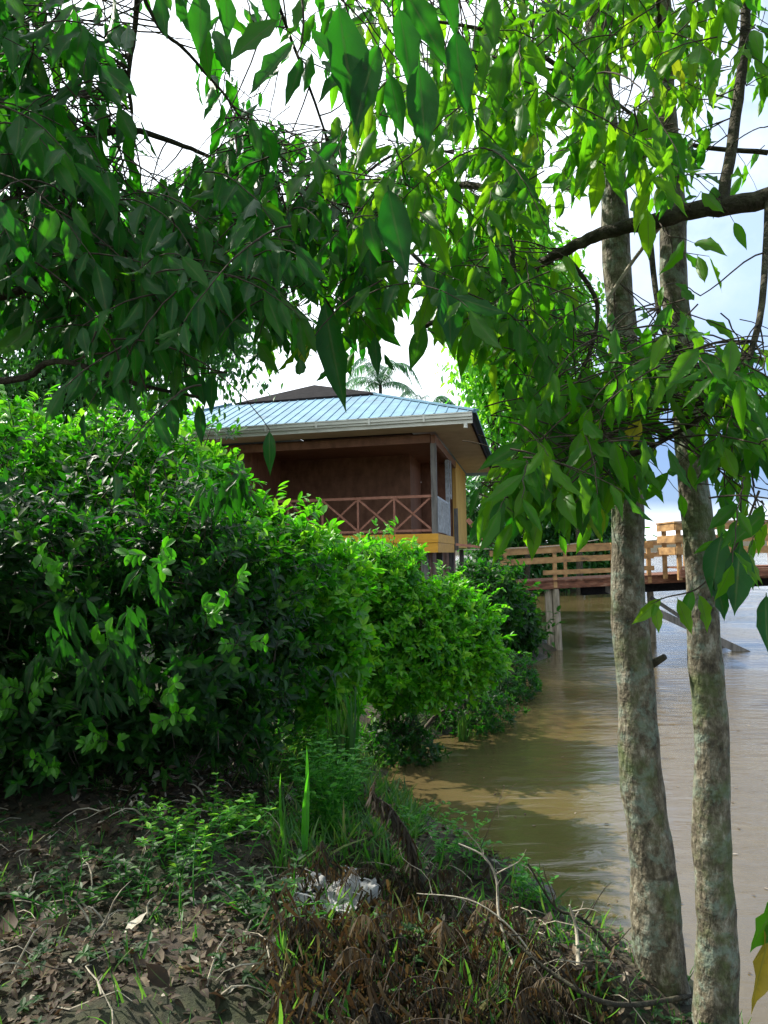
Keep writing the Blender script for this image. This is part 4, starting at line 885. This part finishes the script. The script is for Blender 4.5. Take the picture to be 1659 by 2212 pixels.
# leaf litter
mb = MB(); B = []; T = []; Nn = []; Ls = []; V = []
xs = rng.uniform(-5.5, 2, 110000); ys = rng.uniform(1.2, 9.0, 110000); dd = sdist(xs, ys); zz = gz(xs, ys)
cnt = 0
for x, y, d_, z in zip(xs, ys, dd, zz):
    if d_ < .15 or abs(x) > .62*y+.6: continue
    cl = noise.noise(Vector((x*1.1, y*1.1, 0)))+.5*noise.noise(Vector((x*3.5, y*3.5, 2)))
    pr = .45+.5*cl + (.5 if (-1.9 < x < -.5 and 5.0 < y < 7) else 0)
    if rnd.random() > pr: continue
    B.append((x, y, z+rnd.uniform(.0, .03))); a = rnd.uniform(0, 6.28)
    T.append((math.cos(a), math.sin(a), rnd.uniform(-.25, .5))); Nn.append((rnd.uniform(-.6, .6), rnd.uniform(-.6, .6), 1)); Ls.append(rnd.uniform(.015, .06) if rnd.random() < .93 else rnd.uniform(.07, .12))
    V.append(min(1, rnd.random()**2.3+(.2 if (-1.9 < x < -.5 and 5.0 < y < 7) else 0))); cnt += 1
mb.leaves(MED, B, T, Nn, Ls, rng.uniform(.9, 1.6, len(B)), rng.uniform(-.5, .8, len(B)), np.array(V))
tag(mb.build('leaf_litter', M['litter']), 'brown and pale fallen leaves strewn over the bank', kind='stuff')
mb = MB()
for i in range(420):
    x, y = rnd.uniform(-3.6, 1.3), rnd.uniform(1.6, 7.5)
    if float(sdist(np.array([x]), np.array([y]))[0]) < .2 or abs(x) > .6*y+.3: continue
    a = rnd.uniform(0, 6.28); L = rnd.uniform(.06, .35); z = gz1(x, y)+.015; x2, y2 = x+math.cos(a)*L, y+math.sin(a)*L
    mb.tube(curve((x, y, z), (x2, y2, gz1(x2, y2)+.02+rnd.uniform(0, .04)), -.04, .1, 4), np.linspace(rnd.uniform(.002, .006), .0015, 5), 4)
tag(mb.build('fallen_twigs', M['pale_twig']), 'small fallen twigs lying among the leaf litter', kind='stuff')
mb = MB(); B = []; 
while len(B) < 90:
    y = rnd.uniform(3.2, 11); x = rnd.uniform(.2, .55*y)
    if float(sdist(np.array([x]), np.array([y]))[0]) < -.25: B.append((x, y, .004))
a = rng.uniform(0, 6.28, 90); mb.leaves(OVAL, B, np.stack([np.cos(a), np.sin(a), np.zeros(90)], -1), np.array([[0, 0, 1.]]*90), rng.uniform(.012, .05, 90), 1.0, -.05, rng.uniform(.5, 1, 90))
tag(mb.build('floating_leaves', M['litter']), 'pale specks and small leaves floating on the water', kind='stuff')
# ground weeds and grass
mb = MB(); B = []; T = []; Nn = []; Ls = []; V = []
xs = rng.uniform(-6, 3, 70000); ys = rng.uniform(1.3, 14, 70000); dd = sdist(xs, ys); zz = gz(xs, ys)
for x, y, d_, z in zip(xs, ys, dd, zz):
    if d_ < -.12 or abs(x) > .62*y+.6: continue
    cl = noise.noise(Vector((x*.9+5, y*.9, 0)))+.6*noise.noise(Vector((x*2.7, y*2.7, 5)))
    q_ = proj((x, y, z)); pr = .22+.45*cl
    if q_ and 580 < q_[0] < 900 and 1580 < q_[1] < 1900: pr = .85
    elif y < 6: pr *= .5
    elif d_ < .5: pr = .5
    if rnd.random() > pr: continue
    h = rnd.uniform(.03, .13)*(1.6 if pr > .5 else 1)
    for k in range(2):
        B.append((x+rnd.uniform(-.02, .02), y+rnd.uniform(-.02, .02), z-.01)); T.append((rnd.uniform(-.6, .6), rnd.uniform(-.6, .6), 1)); Nn.append((rnd.uniform(-1, 1), rnd.uniform(-1, 1), .3)); Ls.append(h*rnd.uniform(.7, 1.3)); V.append(rnd.random())
mb.leaves(BLADE, B, T, Nn, Ls, rng.uniform(1.0, 2.2, len(B)), rng.uniform(0, .9, len(B)), np.array(V))
tag(mb.build('grass', M['grass']), 'short tangled grass over the bank', kind='stuff')
# creeping ground cover
mb = MB(); B = []; T = []; Nn = []; Ls = []; V = []
xs = rng.uniform(-5, 2, 16000); ys = rng.uniform(1.4, 8.5, 16000); dd = sdist(xs, ys); zz = gz(xs, ys)
for x, y, d_, z in zip(xs, ys, dd, zz):
    if d_ < .02 or abs(x) > .62*y+.5: continue
    if rnd.random() > .12+.7*(noise.noise(Vector((x*1.3+9, y*1.3, 4)))+.5*noise.noise(Vector((x*4, y*4, 1)))): continue
    ph = rnd.uniform(0, 6.28); h = rnd.uniform(.01, .07); tv = rnd.random()
    for k in range(5):
        a = ph+k*1.257; B.append((x, y, z+h)); T.append((math.cos(a), math.sin(a), rnd.uniform(-.1, .5))); Nn.append((rnd.uniform(-.3, .3), rnd.uniform(-.3, .3), 1)); Ls.append(rnd.uniform(.02, .045)); V.append(tv*.6+rnd.random()*.35)
mb.leaves(SMALL, B, T, Nn, Ls, 1.1, None, np.array(V))
tag(mb.build('ground_cover', M['bush_dark']), 'small creeping green plants spread over the litter', kind='stuff')
# leafy weed plants
def weed(X, Y, h, n, label, mat='weed', leaf=.07, group=None, name='weed', sp=.25, seed=0, tmpl=SMALL):
    p = spot(X, Y); root = thing(name, p, label, 'weed', group); mb = MB(); tw = MB(); B = []; T = []; Nn = []; Ls = []; V = []
    for i in range(n):
        e = p+Vector((rnd.uniform(-sp, sp), rnd.uniform(-sp, sp), h*rnd.uniform(.5, 1.1)))
        st = curve(p+Vector((rnd.uniform(-sp, sp)*.6, rnd.uniform(-sp, sp)*.6, 0)), e, -.02, .06, 8); tw.tube(st, np.linspace(.004, .0015, 9), 4)
        for k, q_ in enumerate(st[1:]):
            for s_ in range(3):
                a = rnd.uniform(0, 6.28); B.append(tuple(q_)); T.append((math.cos(a), math.sin(a), .35)); Nn.append((rnd.uniform(-.3, .3), rnd.uniform(-.3, .3), 1)); Ls.append(leaf*rnd.uniform(.6, 1.2)); V.append(rnd.random())
    mb.leaves(tmpl, B, T, Nn, Ls, 1, None, np.array(V)); mb.build('leaves', M[mat], root); tw.build('stem', M['weed'], root); return root
WG = 'leafy weeds on the bank'
weed(700, 1800, .6, 44, 'dense bright green leafy weed clump between the litter and the muddy water', 'weed', .06, WG, sp=.3)
weed(745, 1760, .55, 34, 'bright weed clump beside the arching dead frond, nearest the water', 'weed', .055, WG, sp=.25)
weed(660, 1690, .5, 28, 'weed clump under the right edge of the huge dark shrub', 'weed', .06, WG, sp=.3)
weed(430, 1860, .32, 22, 'low yellow-green weed patch in front of the dark shrub', 'bush', .05, WG, sp=.45)
weed(520, 1800, .22, 16, 'small sunlit weed patch beside the pale leaf litter', 'bush', .05, WG, sp=.25)
weed(300, 1960, .28, 22, 'dark low weeds at the foot of the shrub', 'bush_dark', .05, WG, sp=.5)
weed(600, 2000, .25, 16, 'weeds left of the pale debris heap', 'bush_dark', .05, WG, sp=.3)
weed(980, 1870, .30, 14, 'thin weeds in the water margin right of the dead frond', 'weed', .045, WG, sp=.3)
weed(900, 1800, .22, 12, 'sparse weeds in the flooded margin behind the dead frond', 'weed', .045, WG, sp=.3)
weed(1150, 1950, .25, 8, 'small light weed among the bare twigs by the water', 'weed', .05, WG, sp=.2)
weed(850, 2150, .18, 10, 'weeds at the bottom edge among dead ferns', 'bush_dark', .05, WG, sp=.3)
# tall grass tufts
def tuft(X, Y, h, n, label, mat='grass', wd=1.2):
    p = spot(X, Y); root = MB(); B = []; T = []; Nn = []
    for i in range(n):
        a = rnd.uniform(0, 6.28); B.append(tuple(p+Vector((rnd.uniform(-.06, .06), rnd.uniform(-.06, .06), -.01)))); T.append((math.cos(a)*.35, math.sin(a)*.35, 1)); Nn.append((math.cos(a), math.sin(a), .4))
    root.leaves(BLADE, B, T, Nn, rng.uniform(.6, 1.1, n)*h, wd, rng.uniform(.1, .7, n)); o = root.build('grass_tuft', M[mat]); return tag(o, label, 'grass tuft', 'tall grass tufts')
tuft(745, 1700, .75, 40, 'tall arching grass tuft at the edge of the flooded margin'); tuft(640, 1850, .62, 4, 'upright broad grass blades standing left of the weeds', 'weed', 1.3)
tuft(690, 1650, .5, 40, 'grass tuft just below the shrub on the right side'); tuft(1000, 1600, .35, 60, 'grass tuft at the waterline below the rounded shrub')
tuft(900, 1640, .35, 60, 'dark grass tuft at the water edge left of the muddy reflection')
# dead ferns
def dead_frond(pts, ll, n, label, name='dead_frond', vv=.3, droop=1.3, group='dead brown fern fronds', jit=.35, wd=2.6):
    root = thing(name, pts[0], label, 'dead frond', group); mb = MB(); tw = MB()
    frond(mb, tw, pts, ll, n, BLADE, droop, wd, .009, vv=vv, jitter=jit); tw.build('stalk', M['twig'], root); mb.build('leaflets', M['dead'], root); return root
y = 4.6
dead_frond([spot(905, 1925)+Vector((0, 0, -.05)), at(900, 1880, y), at(885, 1810, y), at(845, 1745, y), at(805, 1715, y), at(812, 1680, y)], .15, 110, 'arching dead brown frond standing over the green weeds at the water edge', vv=.3, wd=2.4, jit=.85)
R = random.Random(4)
labs = 0
mbs = MB(); tws = MB()
for i in range(85):
    X = R.uniform(640, 1230); Y = R.uniform(1880, 2330)
    if Y < 1830+(X-640)*.42: continue
    if X > 1000 and Y < 1960+(X-1000)*.45: continue
    p = spot(X, Y); 
    if p.z < .02: p.z = .02
    a = R.uniform(0, 6.28); L = R.uniform(.2, .45); up = R.uniform(.08, .3)
    d = Vector((math.cos(a), math.sin(a), 0))
    frond(mbs, tws, [p+Vector((0, 0, -.03)), p+d*L*.25+Vector((0, 0, up*.8)), p+d*L*.6+Vector((0, 0, up)), p+d*L+Vector((0, 0, up*.45))], R.uniform(.04, .09), 30, BLADE, 1.8, 2.4, .003, vv=R.choice((.05, .1, .3, .3, .5, .8)), jitter=.8)
B = []; T = []; Nn = []
for i in range(400):
    X = R.uniform(600, 1320); Y = R.uniform(1900, 2350)
    if (X > 1000 and Y < 1970+(X-1000)*.45) or Y < 1840+(X-640)*.42: continue
    p = spot(X, Y); hgt = R.uniform(.04, .26)*(1 if X < 1150 else .5); a = R.uniform(0, 6.28)
    tws.tube(curve(p, p+Vector((R.uniform(-.1, .1), R.uniform(-.1, .1), hgt)), 0, .1, 4), np.linspace(.003, .001, 5), 4)
    for k in range(16):
        B.append(tuple(p+Vector((R.uniform(-.05, .05), R.uniform(-.05, .05), hgt*R.uniform(.3, 1))))); T.append((R.uniform(-1, 1), R.uniform(-1, 1), -1)); Nn.append((R.uniform(-1, 1), -1, R.uniform(-.3, .3)))
mbs.leaves(BLADE, B, T, Nn, rng.uniform(.04, .13, len(B)), rng.uniform(1.5, 3.5, len(B)), rng.uniform(-.5, .8, len(B)), rng.random(len(B))**1.6)
mb = MB(); B = [tuple(spot(R.uniform(600, 1300), R.uniform(1900, 2300))) for _ in range(150)]
B = [b for b in B if b[2] > .08 for _ in range(5)]
mb.leaves(BLADE, np.array(B)+rng.normal(0, .03, (len(B), 3)), rng.normal(0, .45, (len(B), 3))+np.array([0, 0, 1]), rng.normal(0, 1, (len(B), 3)), rng.uniform(.06, .22, len(B)), rng.uniform(1, 2, len(B)), rng.uniform(0, .8, len(B)))
tag(mb.build('grass', M['grass']), 'thin green grass growing through the dead bracken', kind='stuff')
root = thing('dead_bracken', spot(950, 2100), 'tangled mass of dead brown bracken filling the bottom centre of the bank', 'bracken')
root['kind'] = 'stuff'
mbs.build('leaflets', M['dead'], root); tws.build('stalks', M['twig'], root)
# bare twigs
def twigthing(pts, r0, label, mat='pale_twig', kids=4, name='dry_branch'):
    root = MB(); P = smooth_path(pts, 6); root.tube(P, np.linspace(r0, r0*.35, len(P)), 6)
    for k in range(kids):
        s0 = P[rnd.randint(3, len(P)-2)]; e = s0+Vector((rnd.uniform(-.25, .25), rnd.uniform(-.2, .2), rnd.uniform(-.05, .25))); root.tube(curve(s0, e, 0, .12, 5), np.linspace(r0*.4, .001, 6), 4)
    return tag(root.build(name, M[mat], smooth=True), label, 'branch', 'bare branches on the bank')
twigthing([spot(1130, 2150), at(1080, 1990, 3.9), at(1072, 1900, 4.0), at(1045, 1850, 4.0), at(990, 1822, 4.05)], .009, 'pale bent stem arching above the dead bracken')
twigthing([spot(1420, 2140)+Vector((0, 0, .05)), at(1330, 2060, 4.1), at(1260, 1985, 4.1), at(1200, 1960, 4.1), at(1140, 1865, 4.1)], .013, 'dark forked branch reaching left from the trunks over the water', 'branch', 7)
twigthing([spot(1500, 2150), at(1330, 2170, 3.4), at(1190, 2100, 3.4), at(1090, 2010, 3.5)], .014, 'long fallen branch along the waterline near the bottom right', 'branch', 6)
twigthing([spot(1250, 2100), at(1245, 2010, 3.9), at(1230, 1955, 3.9)], .012, 'short pale upright stick in the shallow water', 'pale_twig', 2)
twigthing([spot(1180, 2190), at(1140, 2050, 3.6), at(1030, 1950, 3.7), at(900, 1930, 3.8)], .006, 'thin arching stem across the bracken', 'pale_twig', 2)
twigthing([at(40, 1930, 4.6), spot(100, 1960), spot(220, 2030)], .02, 'thick dead stick lying at the left edge', 'pale_twig', 3)
twigthing([spot(20, 2030), spot(120, 2080), spot(200, 2100)], .012, 'short dead stick lying lower left', 'twig', 3)
twigthing([spot(1030, 1850), at(1060, 1780, 4.4), at(1090, 1700, 4.4)], .003, 'very thin twig rising against the brown water', 'twig', 4)
# pale debris heap
root = thing('debris_heap', spot(700, 2000), 'crumpled pale grey heap of bleached fronds beside the dead bracken', 'debris')
for j, (X, Y, sc, nm) in enumerate(((685, 1975, .2, 'sheet'), (745, 1945, .2, 'sheet'), (650, 1925, .14, 'sheet'), (660, 1995, .13, 'sheet'))):
    p = spot(X, Y)+Vector((0, 0, .03)); m = MB(); k = 14; vs = []
    for a in range(k):
        for b in range(k):
            x = (a/(k-1)-.5)*2; yv = (b/(k-1)-.5)*2; rr = math.hypot(x, yv)
            f = 1/max(1, rr*1.05); nzv = noise.noise(Vector((x*2.1+j*5, yv*2.1, 1)))+.5*noise.noise(Vector((x*5+j, yv*5, 3)))
            vs.append(tuple(p+Vector((x*sc*f*(1+.3*nzv), yv*sc*.8*f, max(-.02, (.55-rr*.5)*sc*.6+nzv*sc*.55)))))
    ii = np.arange(k*k).reshape(k, k); m.add(vs, np.stack([ii[:-1, :-1], ii[:-1, 1:], ii[1:, 1:], ii[1:, :-1]], -1).reshape(-1, 4)); m.build(nm, M['debris'], root, True)
m = MB(); B = []; T = []; Nn = []
for i in range(60):
    p = spot(rnd.uniform(630, 790), rnd.uniform(1910, 2010)); B.append(tuple(p+Vector((0, 0, rnd.uniform(.02, .14))))); a = rnd.uniform(0, 6.28); T.append((math.cos(a), math.sin(a)-.6, rnd.uniform(-.5, .3))); Nn.append((rnd.uniform(-.5, .5), rnd.uniform(-.5, .5), 1))
m.leaves(BLADE, B, T, Nn, rng.uniform(.05, .14, len(B)), 2.0, None); m.build('strand', M['debris'], root)
# broad leaf close by at the lower right edge
p0 = Vector((1.35, 1.9, .9)); root = thing('broadleaf_plant', (1.35, 1.9, gz1(1.35, 1.9)), 'broad half-yellowed leaf drooping into view at the lower right edge', 'plant')
tw = MB(); tw.tube(smooth_path([(1.45, 1.95, gz1(1.45, 1.95)), (1.4, 1.9, .9), at(1700, 1900, 1.9)], 5), .006, 6); tw.build('stem', M['twig'], root)
m = MB(); b = at(1690, 1935, 1.9); q_ = at(1600, 2180, 1.9); m.leaves(BIG, [tuple(b)], [tuple(q_-b)], [(.5, -1, .2)], [(q_-b).length], .75, -.05, np.array([.5])); m.build('leaf', M['plantain'], root)
m = MB(); b = at(1700, 1925, 1.88); q_ = at(1605, 2045, 1.88); m.leaves(BIG, [tuple(b)], [tuple(q_-b)], [(.5, -1, .2)], [(q_-b).length], 1.2, -.05, np.array([.5])); m.build('leaf', M['canopy'], root)
for e in EMP:
    if '_w' in e: del e['_w']
